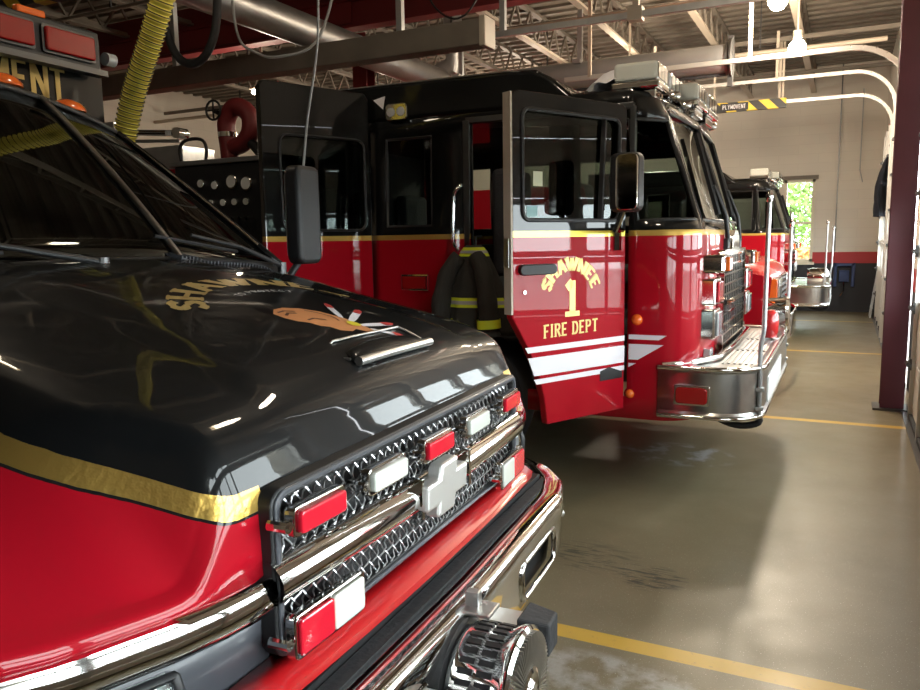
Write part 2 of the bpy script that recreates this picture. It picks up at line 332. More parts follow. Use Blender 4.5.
# ---- steel frame: columns
def column(x,y,h,m,label,flange=.2,z0=0):
    t=thing('steel_column',(x,y,z0),label,'column')
    f=flange/2
    MB().box(-f,f,-f,-f+.016,0,h).box(-f,f,f-.016,f,0,h).box(-.008,.008,-f+.016,f-.016,0,h).build('shaft',m,t,bevel=.002)
    if z0==0: MB().box(-f-.06,f+.06,-f-.06,f+.06,0,.02).build('base_plate','dark_steel',t)
    return t
column(.46,8.3,H,'maroon','dark maroon steel column standing between two garage doors near the camera side')
column(-5.47,8.4,4.2,'beam_red','dark red steel column rising behind the cab roof of the front engine')
struct(MB().box(XL,.3,8.3,8.5,4.28,4.30).box(XL,.3,8.3,8.5,4.60,4.62).box(XL,.3,8.39,8.41,4.3,4.6).build('trim_2','beam_red'))
# red beam reads deep: welded plate girder
struct(MB().box(XL,-5.6,8.36,8.44,4.35,4.9).build('trim_3','beam_red'))
# ---- open-web joists (run along y), purlin-like bridging along x
names=['first','second','third','fourth','fifth','sixth','seventh','eighth','ninth']
for k in range(9):
    x=-.75-k*1.25
    t=thing('roof_joist',(x,YB,4.66),'open-web steel roof joist, %s one in from the garage doors'%names[k],'joist','open-web joists under the roof deck')
    L=YF-YB
    MB().box(-.045,.045,0,L,.46,.50).box(-.02,.02,0,L,.5,.53).build('top_chord','ceiling_steel',t)
    MB().box(-.05,.05,0,L,0,.03).box(-.01,.01,0,L,.03,.07).build('bottom_chord','cream_steel' if k<4 else 'ceiling_steel',t)
    wb=MB(); n=int(L/.55)
    for i in range(n):
        y0=i*L/n; y1=(i+.5)*L/n; y2=(i+1)*L/n
        wb.obox((0,y0,.03),(0,y1,.46),.03,.03); wb.obox((0,y1,.46),(0,y2,.03),.03,.03)
    wb.build('web','ceiling_steel',t)
for k,(y,z) in enumerate([(3.2,4.63),(6.3,4.63),(10.6,4.63),(13.2,4.63),(16.,4.63)]):
    struct(MB().box(XL,XR,y-.02,y+.02,z-.035,z+.03).build('trim_%d'%(5+k),'ceiling_steel'))
# deck ribs
rb=MB()
for k in range(int((YF-YB)/.3)): y=YB+.15+k*.3; rb.box(XL,XR,y-.045,y+.045,H-.04,H)
struct(rb.build('ceiling_ribs','ceiling_steel'))
# ---- big round services
tag(MB().tube([(-5.02,1.5,3.8),(-5.02,9.6,3.8)],.16,20).build('round_duct','duct',smooth=40),'dull metal round duct running towards the dark red column','duct')
t=thing('exhaust_rail',(-5.0,10.2,3.8),'large grey tubular exhaust rail above the light bar with dark end flange','exhaust rail')
MB().tube([(-1.5,0,0),(3.62,0,0)],.17,24).build('tube','tube_grey',t,smooth=40)
MB().lathe([(0,.2),(.03,.2),(.05,.23),(.07,.23)],(3.6,0,0),(1,0,0)).box(3.62,3.68,-.04,.04,-.33,.26).build('end_flange','dark_steel',t,smooth=40)
MB().box(-1.5,3.6,-.012,.012,-.2,-.165).build('rubber_lip','rubber',t)
for x in (.0,1.75):MB().box(x-.03,x+.03,-.03,.03,.16,.83).build('hanger','galv',t); MB().box(x-.05,x+.05,-.18,.18,.13,.17).build('hanger','galv',t)
t=thing('exhaust_rail',(-9,6.6,3.5),'brown boxed exhaust rail with a cream end cap over the front engine','exhaust rail')
MB().box(0,6.0,-.10,.10,-.11,.11).build('channel','ceiling_steel',t,bevel=.01); MB().box(6.0,6.06,-.12,.12,-.13,.13).build('end_cap','cream_steel',t,bevel=.01)
MB().box(2.2,2.26,-.03,.03,.11,1.15).build('hanger','galv',t); MB().box(5.1,5.16,-.03,.03,.11,1.15).build('hanger','galv',t)
t=thing('strut_rail',(-4.5,7.9,3.83),'thin galvanised strut rail crossing above the front engine','rail')
MB().box(0,4.5,-.025,.025,-.03,.03).build('rail','galv',t)
MB().box(1.1,1.16,-.03,.03,.03,.83).build('hanger','galv',t); MB().box(2.52,2.58,-.03,.03,.03,.83).build('hanger','cream_steel',t); MB().box(2.48,2.62,-.06,.06,-.06,.07).build('hanger','cream_steel',t)
MB().box(3.7,3.73,-.02,.02,.03,.83).build('hanger','dark_steel',t)
# ---- overhead door tracks (upright, bend, horizontal run) ; each its own thing
def track(y,z,label,r=.55,x0=.555,xe=-3.2):
    t=thing('door_track',(x0,y,0),label,'door track','overhead door tracks')
    pts=[(0,0,.05),(0,0,z-r)]+[(-r+r*math.cos(a),0,z-r+r*math.sin(a)) for a in [PI/2*k/8 for k in range(1,9)]]+[(xe-x0,0,z)]
    b=MB()
    for i in range(len(pts)-1): b.obox(pts[i],pts[i+1],.055,.03,up=(0,1,0))
    b.build('track','track',t,bevel=.004)
    MB().box(xe-x0+.3,xe-x0+.34,-.02,.02,z,4.7).build('hanger','cream_steel',t); MB().box(-1.62,-1.58,-.02,.02,z,4.7).build('hanger','cream_steel',t)
    br=MB()
    for k in range(9): br.box(-.01,.035,-.05,.05,.3+k*.33,.34+k*.33)
    br.build('wall_brackets','track',t)
track(9.42,3.60,'heavy pale door track bending just past the maroon column',.6)
track(12.98,4.0,'pale door track ending below the round lamp',.55)
track(13.60,3.76,'pale door track running beside the striped safety bar',.5)
track(3.5,3.5,'pale door track beside the nearest garage door, its far jamb',.6,xe=-1.2)
# ---- striped safety bar with lettering
t=thing('safety_bar',(-2.05,13.45,3.72),'black and yellow striped safety bar hanging near the far wall','safety bar')
MB().box(0,1.12,-.03,.03,-.075,.075).build('bar','hazard_stripes',t,bevel=.005)
MB().box(.13,.56,-.036,-.03,-.06,.06).build('name_plate','black_plastic',t)
text(MB(),'PLYMOVENT',lambda u,v:(.345+u,-.038,v-.032),h=.065,serif=False,wf=.2,cond=.68).build('lettering','white_vinyl',t)
MB().box(.02,.05,-.02,.02,.07,.95).build('hanger','cream_steel',t); MB().box(1.05,1.08,-.02,.02,.07,.95).build('hanger','cream_steel',t)
t=thing('safety_bar',(-7.2,4.2,3.62),'black and yellow striped safety bar at the upper left above the rescue box','safety bar')
MB().box(0,1.75,-.04,.04,-.09,.09).build('bar','hazard_stripes',t); MB().box(.3,.34,-.02,.02,.09,1.05).build('hanger','cream_steel',t); MB().box(1.5,1.54,-.02,.02,.09,1.05).build('hanger','cream_steel',t)
# ---- lamps
def bulb(x,y,z,r,label,power):
    t=thing('ceiling_lamp',(x,y,z),label,'lamp','bare high-bay lamps')
    MB().lathe([(-r,.001),(-r*.8,r*.6),(-r*.3,r*.95),(r*.2,r),(r*.7,r*.75),(r,.35*r),(r*1.2,.3*r)],(0,0,0),(0,0,1),20).build('bulb','lamp_glow',t,smooth=60)
    MB().cyl((0,0,r*1.15),(0,0,r*2.0),r*.5,14).build('socket','cream_steel',t,smooth=40)
    MB().cyl((0,0,r*2),(0,0,H-z),.012,8).build('stem','cream_steel',t)
    l=D.lights.new('lamp_light','POINT'); l.energy=power; l.color=(1,.85,.66); l.shadow_soft_size=r*1.3
    lo=D.objects.new('lamp_light',l); COL.objects.link(lo); lo.location=(x,y,z-r-.12)
bulb(-.62,10.35,3.86,.10,'round bare glowing lamp, the lower one near the maroon column',360)
bulb(-.76,9.2,4.12,.10,'round bare glowing lamp cut by the top edge of the photo',230)
def tube_lamp(x,y,z,rz,label,power):
    t=thing('tube_lamp',(x,y,z),label,'lamp',None,rz)
    MB().tube([(-.17,0,0),(-.02,0,0)],.03,10).tube([(.02,0,0),(.17,0,0)],.03,10).build('tube','tube_glow',t,smooth=50)
    MB().box(-.19,.19,-.05,.05,.035,.06).build('tray','cream_steel',t); MB().box(-.015,.015,-.015,.015,-.12,H-z).build('stem','cream_steel',t)
    l=D.lights.new('lamp_light','POINT'); l.energy=power; l.color=(1,.85,.66); l.shadow_soft_size=.15
    lo=D.objects.new('lamp_light',l); COL.objects.link(lo); lo.location=(x,y,z-.2)
tube_lamp(-7.5,8.9,3.80,.1,'short glowing tube lamp hanging behind the open crew door',70)
tube_lamp(-8.4,12.6,3.6,.1,'short glowing tube lamp deep in the hall behind the deck gun',80)
tube_lamp(-6.2,15.5,4.2,.1,'short glowing tube lamp hidden beyond the front engine near the far wall',230)
tube_lamp(-1.2,3.6,4.3,.1,'added unseen fill tube lamp above the camera between the first two bays',60)  # added lamp, brightens the inner side of the garage doors
tube_lamp(-4.2,2.2,4.3,.1,'added unseen fill tube lamp above the rescue truck',25)  # unseen fill lamp added to brighten the near bay
tube_lamp(-3.2,12.6,4.3,.1,'added fill tube lamp above the pickup behind the front engine',90)  # fill lamp added to lift the bay beyond the front engine
# ---- hoses and cables overhead
t=thing('exhaust_hose',(-3.9,3.4,0),'yellow ribbed exhaust hose hanging beside the rescue truck box','hose')
P=[];ctrl=[(.80,0,5.2),(.74,0,4.5),(.62,0,3.75),(.50,0,3.4),(.33,0,3.04),(.20,0,2.80),(.08,0,2.60),(-.02,0,2.38),(-.12,0,2.05),(-.18,0,1.6),(-.2,0,1.1),(-.15,-.1,.7)]
def crom(c,n):
    c=[Vector(p) for p in c]; c=[2*c[0]-c[1]]+c+[2*c[-1]-c[-2]]; out=[]
    for i in range(1,len(c)-2):
        for k in range(n):
            s=k/n; p0,p1,p2,p3=c[i-1:i+3]
            out.append(.5*((2*p1)+(p2-p0)*s+(2*p0-5*p1+4*p2-p3)*s*s+(3*p1-p0-3*p2+p3)*s**3))
    return out+[c[-2]]
pts=crom(ctrl,34); N=len(pts)
MB().tube(pts,[.064+.006*math.sin(i*2*PI/4) for i in range(N)],16).build('ribbed_tube','hose_yellow',t,smooth=60)
rg=MB()
for i in range(0,N-1,4): d=(pts[i+1]-pts[i]); d.normalize(); rg.tube([pts[i]-d*.0022,pts[i]+d*.0022],.0715,14)
rg.build('black_ribs','black_plastic',t,smooth=50)['kind']='stuff'
tag(MB().tube([p for p in crom([(-4.60,5,5.2),(-4.60,5,4.4),(-4.63,5,3.7),(-4.68,5,3.38),(-4.80,5,3.2),(-4.95,5,3.15),(-5.1,5,3.22),(-5.2,5,3.4),(-5.26,5,3.7),(-5.3,5,4.5),(-5.3,5,5.2)],6)],.035,10).build('black_hose','black_hose',smooth=50),'black rubber hose hanging in a loop from the ceiling','hose')
tag(MB().tube(crom([(-4.75,5.3,5.2),(-4.75,5.3,4.2),(-4.72,5.3,3.45),(-4.6,5.4,3.28),(-4.35,5.4,3.22),(-4.05,5.5,3.32),(-3.9,5.6,3.8),(-3.85,5.75,4.65),(-3.85,5.8,5.2)],6),.012,8).build('power_cable','cable',smooth=50),'thin grey cable sagging between joists above the crew cab','cable')
tag(MB().tube(crom([(-3.1,7.3,5.2),(-3.1,7.3,4.65),(-3.35,7.2,4.0),(-3.6,7.2,3.85),(-3.9,7.25,4.1),(-3.95,7.3,4.6),(-3.95,7.3,5.2)],6),.01,8).build('power_cable','black_hose',smooth=50),'thin black cable drooping near the cream end cap','cable')
# conduits running along the ceiling
for k,(y,z,r,m,lb) in enumerate([(9.3,4.25,.03,'cream_steel','cream conduit pipe running above the grey exhaust rail'),(6.9,4.5,.02,'ceiling_steel','thin brown conduit pipe under the joists over the crew cab'),(12.9,4.4,.035,'cream_steel','cream conduit pipe crossing near the far striped bar'),(5.6,4.45,.025,'dark_steel','dark conduit pipe nearest the top edge over the front engine')]):
    t=thing('conduit_pipe',(XL,y,z),lb,'pipe'); MB().tube([(0,0,0),(.4-XL,0,0)],r,10).build('pipe',m,t,smooth=40)
    for q in range(4): MB().box(2.5+q*3.4,2.52+q*3.4,-.012,.012,0,H-z-.042).build('strap','dark_steel',t)
bd_=tag(MB().tube([(-5.5,10.9,5.2),(-5.45,10.9,4.6),(-5.5,10.9,4.3),(-6.2,10.9,4.05),(-6.9,10.9,3.75),(-7.8,10.9,3.6)],.14,16).build('bent_duct','duct',smooth=40),'short sloping round duct behind the dark red column','duct')
# ladder-like rack in far corner, hanging coat, ladder, blue bracket
t=thing('hanging_jacket',(.50,15.0,1.95),'dark jacket hanging on the wall by the far garage door','jacket')
sec=[]
for i in range(15):
    v=i/14; z=1.0-v*1.0; w=.05+.16*math.sin(min(v*2.2,1.2)); sec.append([(.1-w*.9*(1+.18*math.sin(5*a+v*6))*abs(math.cos(a/2))**.6,w*1.6*math.sin(a)*.9,z) for a in [2*PI*k/24 for k in range(24)]])
MB().grid(sec,close=True).build('body','black_cloth',t,smooth=60); MB().box(.05,.12,-.1,.1,.98,1.02).build('hook_rail','dark_steel',t)
t=thing('step_ladder',(.50,17.6,0),'aluminium ladder leaning in the corner under the hanging jacket','ladder')
b1=MB().obox((0,-.2,0),(.2,-.2,1.75),.03,.07,up=(0,1,0)).obox((0,.2,0),(.2,.2,1.75),.03,.07,up=(0,1,0)); b1.build('side_rails','galv',t)
rg=MB()
for k in range(6): zz=.2+k*.27; MB().box(zz*.115-.02,zz*.115+.02,-.2,.2,zz-.015,zz+.015).build('rung','galv',t)

t=thing('hose_bracket',(.0,18.52,.55),'blue metal bracket fixed to the black part of the far wall','bracket')
MB().box(-.2,-.14,-.05,.08,0,.5).box(.14,.2,-.05,.08,0,.5).box(-.2,.2,-.05,.08,.44,.5).box(-.1,.1,0,.08,.1,.35).build('frame','blue_paint',t,bevel=.01)
MB().tube([(0,-.04,.1),(0,-.06,-.1),(-.06,-.06,-.2)],.012,8).build('hook','chrome',t)
tag(MB().tube([(.2,YF-.03,4.66),(.2,YF-.03,3.0),(.26,YF-.03,2.75)],.012,6).build('wall_cord','cable'),'thin cord hanging down the cream far wall','cord')
struct(MB().box(-.57,-.545,YF-.025,YF,1.3,H).build('trim_4','dark_steel'))
bpy.data.objects['trim_4'].location=(0.35,0,0)
# ---- outside: ground, bushes and trees seen through the window and the door panes
struct(MB().box(-30,40,-25,60,-.35,-.21).build('ground','asphalt'))
def tree(x,y,h,r,m,label,seed):
    rd=random.Random(seed); t=thing('tree',(x,y,-.21),label,'tree')
    MB().tube([(0,0,0),(.05,.03,h*.3),(0,0,h*.6)],[.14,.1,.06],10).tube([(0,0,h*.4),(r*.4,.1,h*.65)],[.05,.02],6).build('trunk','bark',t,smooth=50)
    b=MB()
    for k in range(2600):
        a=rd.random()*2*PI; u=rd.uniform(-1,1); q=r*(rd.random()**.4); s=math.sqrt(1-u*u)
        c=Vector((q*s*math.cos(a),q*s*math.sin(a),h*.6+q*u*h*.45/r)); e1=Vector((rd.gauss(0,1),rd.gauss(0,1),rd.gauss(0,1))).normalized()*.09; e2=e1.orthogonal().normalized()*.05
        b.add([c-e1,c+e2,c+e1,c-e2],[(0,1,2,3)])
    b.build('foliage',m,t)
tree(-1.5,24.5,4.5,1.7,'leaf','green leafy tree outside the far window',1)
tree(-.7,28.5,6.,2.2,'leaf','taller green tree further off outside the far window',2)
tree(-1.05,22.3,1.5,.8,'autumn_leaf','small orange bush low outside the far window',3)
# ============================================================ RESCUE TRUCK (nearest vehicle)
R=thing('rescue_truck',(-.95,1.672,0),'black and red rescue truck in the foreground with chrome grille and gold-lined hood','truck')
R.scale=(1,1.06,1); R.rotation_euler=(0,0,math.radians(3))
def lerp(a,b,t): return a+(b-a)*t
def interp(tab,x):
    for (a,b),(c,d) in zip(tab,tab[1:]):
        if x<=c: return b+(d-b)*(x-a)/(c-a)
    return tab[-1][1]
XFT=[(0,0),(.58,0),(.66,.002),(.72,.012),(.80,.035),(.88,.07),(.95,.10),(1.05,.17),(1.11,.28),(1.14,.45),(1.15,.60)]
DT=[(0,0),(.3,.006),(.45,.014),(.6,.026),(.68,.038),(.715,.048),(.735,.056),(.76,.078),(.80,.115),(.86,.17),(.93,.225),(1.0,.285),(1.06,.36),(1.11,.45),(1.14,.55),(1.15,.62)]
ZC=[(0,1.282),(.006,1.300),(.018,1.322),(.05,1.348),(.10,1.370),(.16,1.393),(.27,1.43),(.48,1.488),(.75,1.556),(1,1.61)]
def hoodpt(o,t,ext=0):
    a=abs(o); d=interp(DT,a); z=interp(ZC,max(t,0)); k=.42+.58*min(t*2,1)
    xf=-interp(XFT,a)-.035; x=xf-t*(xf+1.10)
    zz=z-d*k
    if a>.655:
        dx=t*(xf+1.10); q=min(1,(a-.655)/.11); q=q*q*(3-2*q); L_=.04+.36*min(1,(a-.655)/.22); f_=max(0,1-dx/L_)**1.1; zz-=q*f_*(zz-1.088)
    # raised centre panel with soft shoulders
    w=.50-.12*t; e=max(0,min(1,(w-a)/.05)); bl=max(0,min(1,t/.12)); zz+=.014*e*e*(3-2*e)*bl
    # wheel-arch swell on the fender
    if a>.9: q=math.exp(-((x+.62)/.33)**2)*min(1,(a-.9)/.12)*.05; zz+=q
    return Vector((x,o,zz+ext))
os_=[0,.15,.3,.38,.42,.45,.48,.52,.58,.62,.645,.655,.665,.68,.69,.70,.715,.73,.738,.75,.77,.80,.83,.87,.91,.95,1.0,1.04,1.08,1.11,1.13,1.145,1.15]
OS=[-o for o in os_[::-1]]+os_[1:]
ts=[0,.006,.012,.022,.035,.055,.08,.11,.14,.17,.2,.24,.28,.31,.34,.37,.41,.48,.57,.66,.75,.84,.92,1]
rows=[]
for q,xo in ((0,.036),(.3,.034),(.6,.031),(.70,.027),(.80,.018),(.90,.009),(.97,.003)):
    row=[]
    for o in OS:
        n0=hoodpt(o,0); zb=1.055; zz=lerp(zb,n0.z,q); row.append(Vector((n0.x+xo,o,zz)))
    rows.append(row)
for t_ in ts: rows.append([hoodpt(o,t_) for o in OS])
hood=MB().grid(rows).build('hood','hood_paint',R,smooth=50,solid=.006)
# raised body crease line and seam between hood and fender
for s in (-1,1):
    MB().tube([hoodpt(s*.70,t_,.0) for t_ in ts[1:]],.0025,6).build('hood_seam','black_plastic',hood,smooth=60)
# air inlet slot on the hood
sc=MB(); inl=[]
ys=(-.14,.23)
for k in range(15):
    y=lerp(ys[0],ys[1],k/14); e=math.sin(PI*k/14)**.35
    p=hoodpt(y,.062); inl.append([p+Vector((-.075*e,0,.006+.018*e)),p+Vector((-.055*e,0,.010+.026*e)),p+Vector((-.03*e,0,.010+.028*e)),p+Vector((0,0,.008+.008*e)),p+Vector((.006,0,.002))])
sc.grid(inl).build('hood_scoop','black_paint',hood,smooth=60,solid=.004)
MB().tube([hoodpt(lerp(*ys,k/14),.062)+Vector((.014,0,.010)) for k in range(15)],.012,8).build('scoop_trim','brushed',hood,smooth=60,label='satin silver lip of the hood scoop')
rim=[hoodpt(ys[0],.07,.006)+Vector((-.1*min(1,k/3),0,.004)) for k in range(4)]+[hoodpt(lerp(*ys,k/8),.145,.008) for k in range(1,9)]+[hoodpt(ys[1],lerp(.145,.075,k/3),.008) for k in range(1,4)]
MB().tube(rim,.0035,6).build('scoop_rim','brushed',hood,smooth=60)
# SHAWNEE in gold on the hood: helper maps (across, forward) onto the hood surface
def onhood(lift=.004):
    def g(u,v): # u across (+y right as seen from the front camera), v toward windscreen
        x=v
        o=u; a=abs(o); xf=-interp(XFT,a); t=(xf-x)/(xf+1.10); return hoodpt(o,t,lift)
    return g
gh=onhood(.0045); gb=onhood(.003)
fa=arch(.02,-.86,.33,lambda u,v:gh(u,-v-.0) ,1)
def hoodarc(u,v,R=.28,cx=.12,cx0=-.385,asp=1.0):
    t=u/R; return (cx+(R*1.12+v)*math.sin(t)*asp, cx0-(R*.92+v*.8)*math.cos(t))
text(MB(),'SHAWNEE',lambda u,v:gb(*hoodarc(u,v-.004)),h=.106,wf=.36,serif=True,cond=1.05,sp=.10).build('lettering_outline','black_plastic',hood,label='black outline behind the gold hood letters')
text(MB(),'SHAWNEE',lambda u,v:gh(*hoodarc(u,v)),h=.098,wf=.25,serif=True,cond=1.14,sp=.11).build('lettering','gold_letter',hood,label='gold arched SHAWNEE lettering')
text(MB(),'TO PROTECT',lambda u,v:gh(*hoodarc(u,v,R=.19)),h=.026,wf=.14,serif=False,cond=1.0).build('small_lettering','white_paint',hood,label='small white arched script')
# profile-head crest with feathers (face looks toward the near side)
def cg(lift):
    h_=onhood(lift); return lambda u,v:h_(.085+.60*(u+.0),-.30+.95*(v+.32))
def crest(poly,m,nm,lift,label=None):
    g=cg(lift); b=MB()
    # fan triangulate finely
    cx=sum(p[0] for p in poly)/len(poly); cy=sum(p[1] for p in poly)/len(poly); n=len(poly); vs=[];fs=[]
    for r in (1,.66,.33): vs+= [g(cx+(u-cx)*r,cy+(v-cy)*r) for u,v in poly]
    vs.append(g(cx,cy))
    for k in range(2):
        for i in range(n): fs.append((k*n+i,k*n+(i+1)%n,(k+1)*n+(i+1)%n,(k+1)*n+i))
    for i in range(n): fs.append((2*n+i,2*n+(i+1)%n,3*n))
    b.add(vs,fs); return b.build(nm,m,hood,label=label)
# coordinates: u across (near side negative), v = x position
face=[(-.23,-.40),(-.235,-.36),(-.22,-.325),(-.18,-.30),(-.165,-.27),(-.13,-.255),(-.12,-.225),(-.07,-.205),(-.02,-.215),(.03,-.17),(.06,-.175),(.075,-.23),(.07,-.30),(.04,-.37),(-.02,-.415),(-.10,-.435),(-.17,-.43)]
crest(face,'skin_tan','crest_face',.0045,'tan profile face of the hood crest')
def strip(pts,w,m,nm,lift=.006,parent=hood,label=None):
    g=cg(lift); b=MB(); L=[];Rr=[]
    for i,p in enumerate(pts):
        a=Vector(pts[max(i-1,0)]);c=Vector(pts[min(i+1,len(pts)-1)]);d=(c-a).normalized(); ww=w[i] if isinstance(w,list) else w
        L.append(g(p[0]-d.y*ww/2,p[1]+d.x*ww/2)); Rr.append(g(p[0]+d.y*ww/2,p[1]-d.x*ww/2))
    b.grid([L,Rr]); return b.build(nm,m,parent,label=label)
strip([(-.20,-.37),(-.16,-.385),(-.12,-.375)],.010,'logo_dark','crest_eye'); strip([(-.16,-.315),(-.11,-.32),(-.06,-.30)],.008,'logo_dark','crest_mouth'); strip([(-.20,-.40),(-.15,-.405),(-.10,-.39)],.008,'logo_dark','crest_brow'); strip([(-.03,-.39),(.0,-.36),(.02,-.31),(.0,-.28)],.008,'logo_dark','crest_ear_line')
crest([(.035+.03*math.cos(a),-.245+.022*math.sin(a)) for a in [2*PI*k/14 for k in range(14)]],'logo_yellow','crest_disc',.007,'yellow disc on the crest')
for k,(a,ln) in enumerate([(-.62,.21),(-.25,.27),(.12,.24),(.55,.14)]):
    o0=(.06,-.30+.035*k); d=(math.cos(a)*.8,math.sin(a)*.9)
    P_=[(o0[0]+d[0]*ln*i/4,o0[1]+d[1]*ln*i/4) for i in range(5)]
    strip(P_,[.018,.024,.026,.026,.024],'white_vinyl','crest_feather',.0055,label='white feather of the crest')
    strip([P_[3],P_[4],(P_[4][0]+d[0]*.025,P_[4][1]+d[1]*.025)],[.026,.026,.006],'logo_red','feather_tip',.007,label='red feather tip')
# far side crease highlights are real folds: side marker on fender edge
# ---- grille
G=MB()
GW,GZ0,GZ1=.615,.90,1.208
fo=rrect(-GW,GW,GZ0-.008,GZ1+.008,.035,5); fi=rrect(-GW+.026,GW-.026,GZ0+.016,GZ1-.014,.02,5)
bow=lambda u:.02*(1-(u/GW)**2)
gf=lambda dx:(lambda u,v,w:(dx+w+bow(u),u,v))
def ringframe(name,m,o,i,x0,x1,parent,b=.004):
    n=len(o);mb=MB();P=[]
    for pl,xx in ((o,x0),(o,x1),(i,x1),(i,x0)): P.append([(xx+bow(u),u,v) for u,v in pl])
    P.append(P[0]); mb.grid(P,close=True); return mb.build(name,m,parent,bevel=b,smooth=40)
gr=ringframe('grille_frame','black_plastic',fo,fi,-.01,.026,R)
ringframe('frame_trim','grey_plastic',rrect(-GW+.006,GW-.006,GZ0-.004,GZ1+.004,.032,5),rrect(-GW+.018,GW-.018,GZ0+.008,GZ1-.008,.026,5),.024,.031,gr)
MB().prism(rrect(-GW+.02,GW-.02,GZ0,GZ1,.02,4),lambda u,v,w:(w,u,v),.002,.006).build('backing','black_plastic',gr)
# woven diamond mesh, wavy wires both ways
pitch=.032; wires=[]
def meshpart(nm,z0,z1):
    b=MB(); hgt=z1-z0
    for sgn in (1,-1):
        k=-GW-hgt
        while k<GW+hgt:
            pts=[]; n=int(hgt/.009)
            for i in range(n+1):
                zz=z0+hgt*i/n; u=k+sgn*(zz-z0)*.85+(hgt*.85 if sgn<0 else 0)
                if abs(u)>GW-.03: 
                    if len(pts)>1: b.tube(pts,.0022,4,cap=False)
                    pts=[]; continue
                ph=2*PI*(zz-z0)/(pitch*1.05)
                pts.append((.011+bow(u)+.004*math.sin(ph+(0 if sgn>0 else PI)),u+.003*math.sin(ph*1.0),zz))
            if len(pts)>1: b.tube(pts,.0022,4,cap=False)
            k+=pitch
    return b.build(nm,'mesh_wire',gr,label='silver woven diamond mesh')
meshpart('mesh_insert',GZ0+.018,GZ1-.018)
# chrome centre bar with emblem
b=MB();pr=[(x_,z_*1.2) for x_,z_ in [(.0,-.035),(.018,-.033),(.034,-.024),(.040,-.010),(.039,.004),(.032,.017),(.020,.028),(.008,.034),(0,.035)]]
rows=[]
for k in range(25):
    u=lerp(-GW-.005,GW+.005,k/24); zc=1.045; rows.append([(x+bow(u)+.012,u,zc+z) for x,z in pr])
bar=b.grid(rows).build('centre_bar','chrome',R,smooth=50)
for s in (-1,1): MB().box(.02,.075,s*.135-.006,s*.135+.006,.995,1.095).build('bar_bracket','chrome',bar,bevel=.002)
em=[(-.125,-.028),(-.055,-.028),(-.062,-.056),(.042,-.056),(.052,-.028),(.125,-.028),(.132,.028),(.062,.028),(.070,.056),(-.035,.056),(-.045,.028),(-.118,.028)]
MB().prism([(u*.9-.03,1.045+v*1.15) for u,v in em],lambda u,v,w:(w,u,v),.05,.09).build('cross_emblem','emblem_silver',bar,bevel=.008,seg=2,label='silver bow-tie shaped cross emblem')
# ---- warning lights
def warn(nm,lens,y0,y1,z0,z1,x=.05,lens2=None,label=None):
    h=MB().prism(rrect(y0-.008,y1+.008,z0-.008,z1+.008,.012,3),lambda u,v,w:(x+w+bow(u)*.8,u,v),-.012,.011).build(nm,'chrome',R,bevel=.003,label=label)
    for yy,s in ((y0-.012,1),): MB().cyl((x-.03+bow(yy),yy-.012,(z0+z1)/2),(x+.012+bow(yy),yy-.012,(z0+z1)/2),.011,10).cyl((x+.012+bow(yy),yy-.012,(z0+z1)/2),(x+.016+bow(yy),yy-.012,(z0+z1)/2),.006,6).build('mounting_boss','chrome',h)
    ym=(y0+y1)/2
    if lens2:
        MB().prism(rrect(y0,ym,z0,z1,.008,3),lambda u,v,w:(x+w+bow(u)*.8,u,v),.008,.018).build('lens',lens,h,bevel=.004)
        MB().prism(rrect(ym,y1,z0,z1,.008,3),lambda u,v,w:(x+w+bow(u)*.8,u,v),.008,.018).build('lens',lens2,h,bevel=.004)
    else: MB().prism(rrect(y0,y1,z0,z1,.008,3),lambda u,v,w:(x+w+bow(u)*.8,u,v),.008,.022).build('lens',lens,h,bevel=.004)
    return h
for y0,lens,lab in [(-.605,'red_lens','red grille light nearest the camera'),(-.372,'white_lens','white grille light left of the emblem'),(-.135,'red_lens','red grille light above the emblem'),(.105,'white_lens','white grille light right of the emblem'),(.38,'red_lens','red grille light at the far end')]:
    warn('grille_light',lens,y0+.015,y0+.15,1.134,1.176,label=lab)
warn('corner_light','red_lens',-.60,-.40,.905,.975,lens2='white_lens',label='red and white light low on the near grille corner')
warn('corner_light','white_lens',.38,.58,.905,.975,lens2='red_lens',label='white and red light low on the far grille corner')
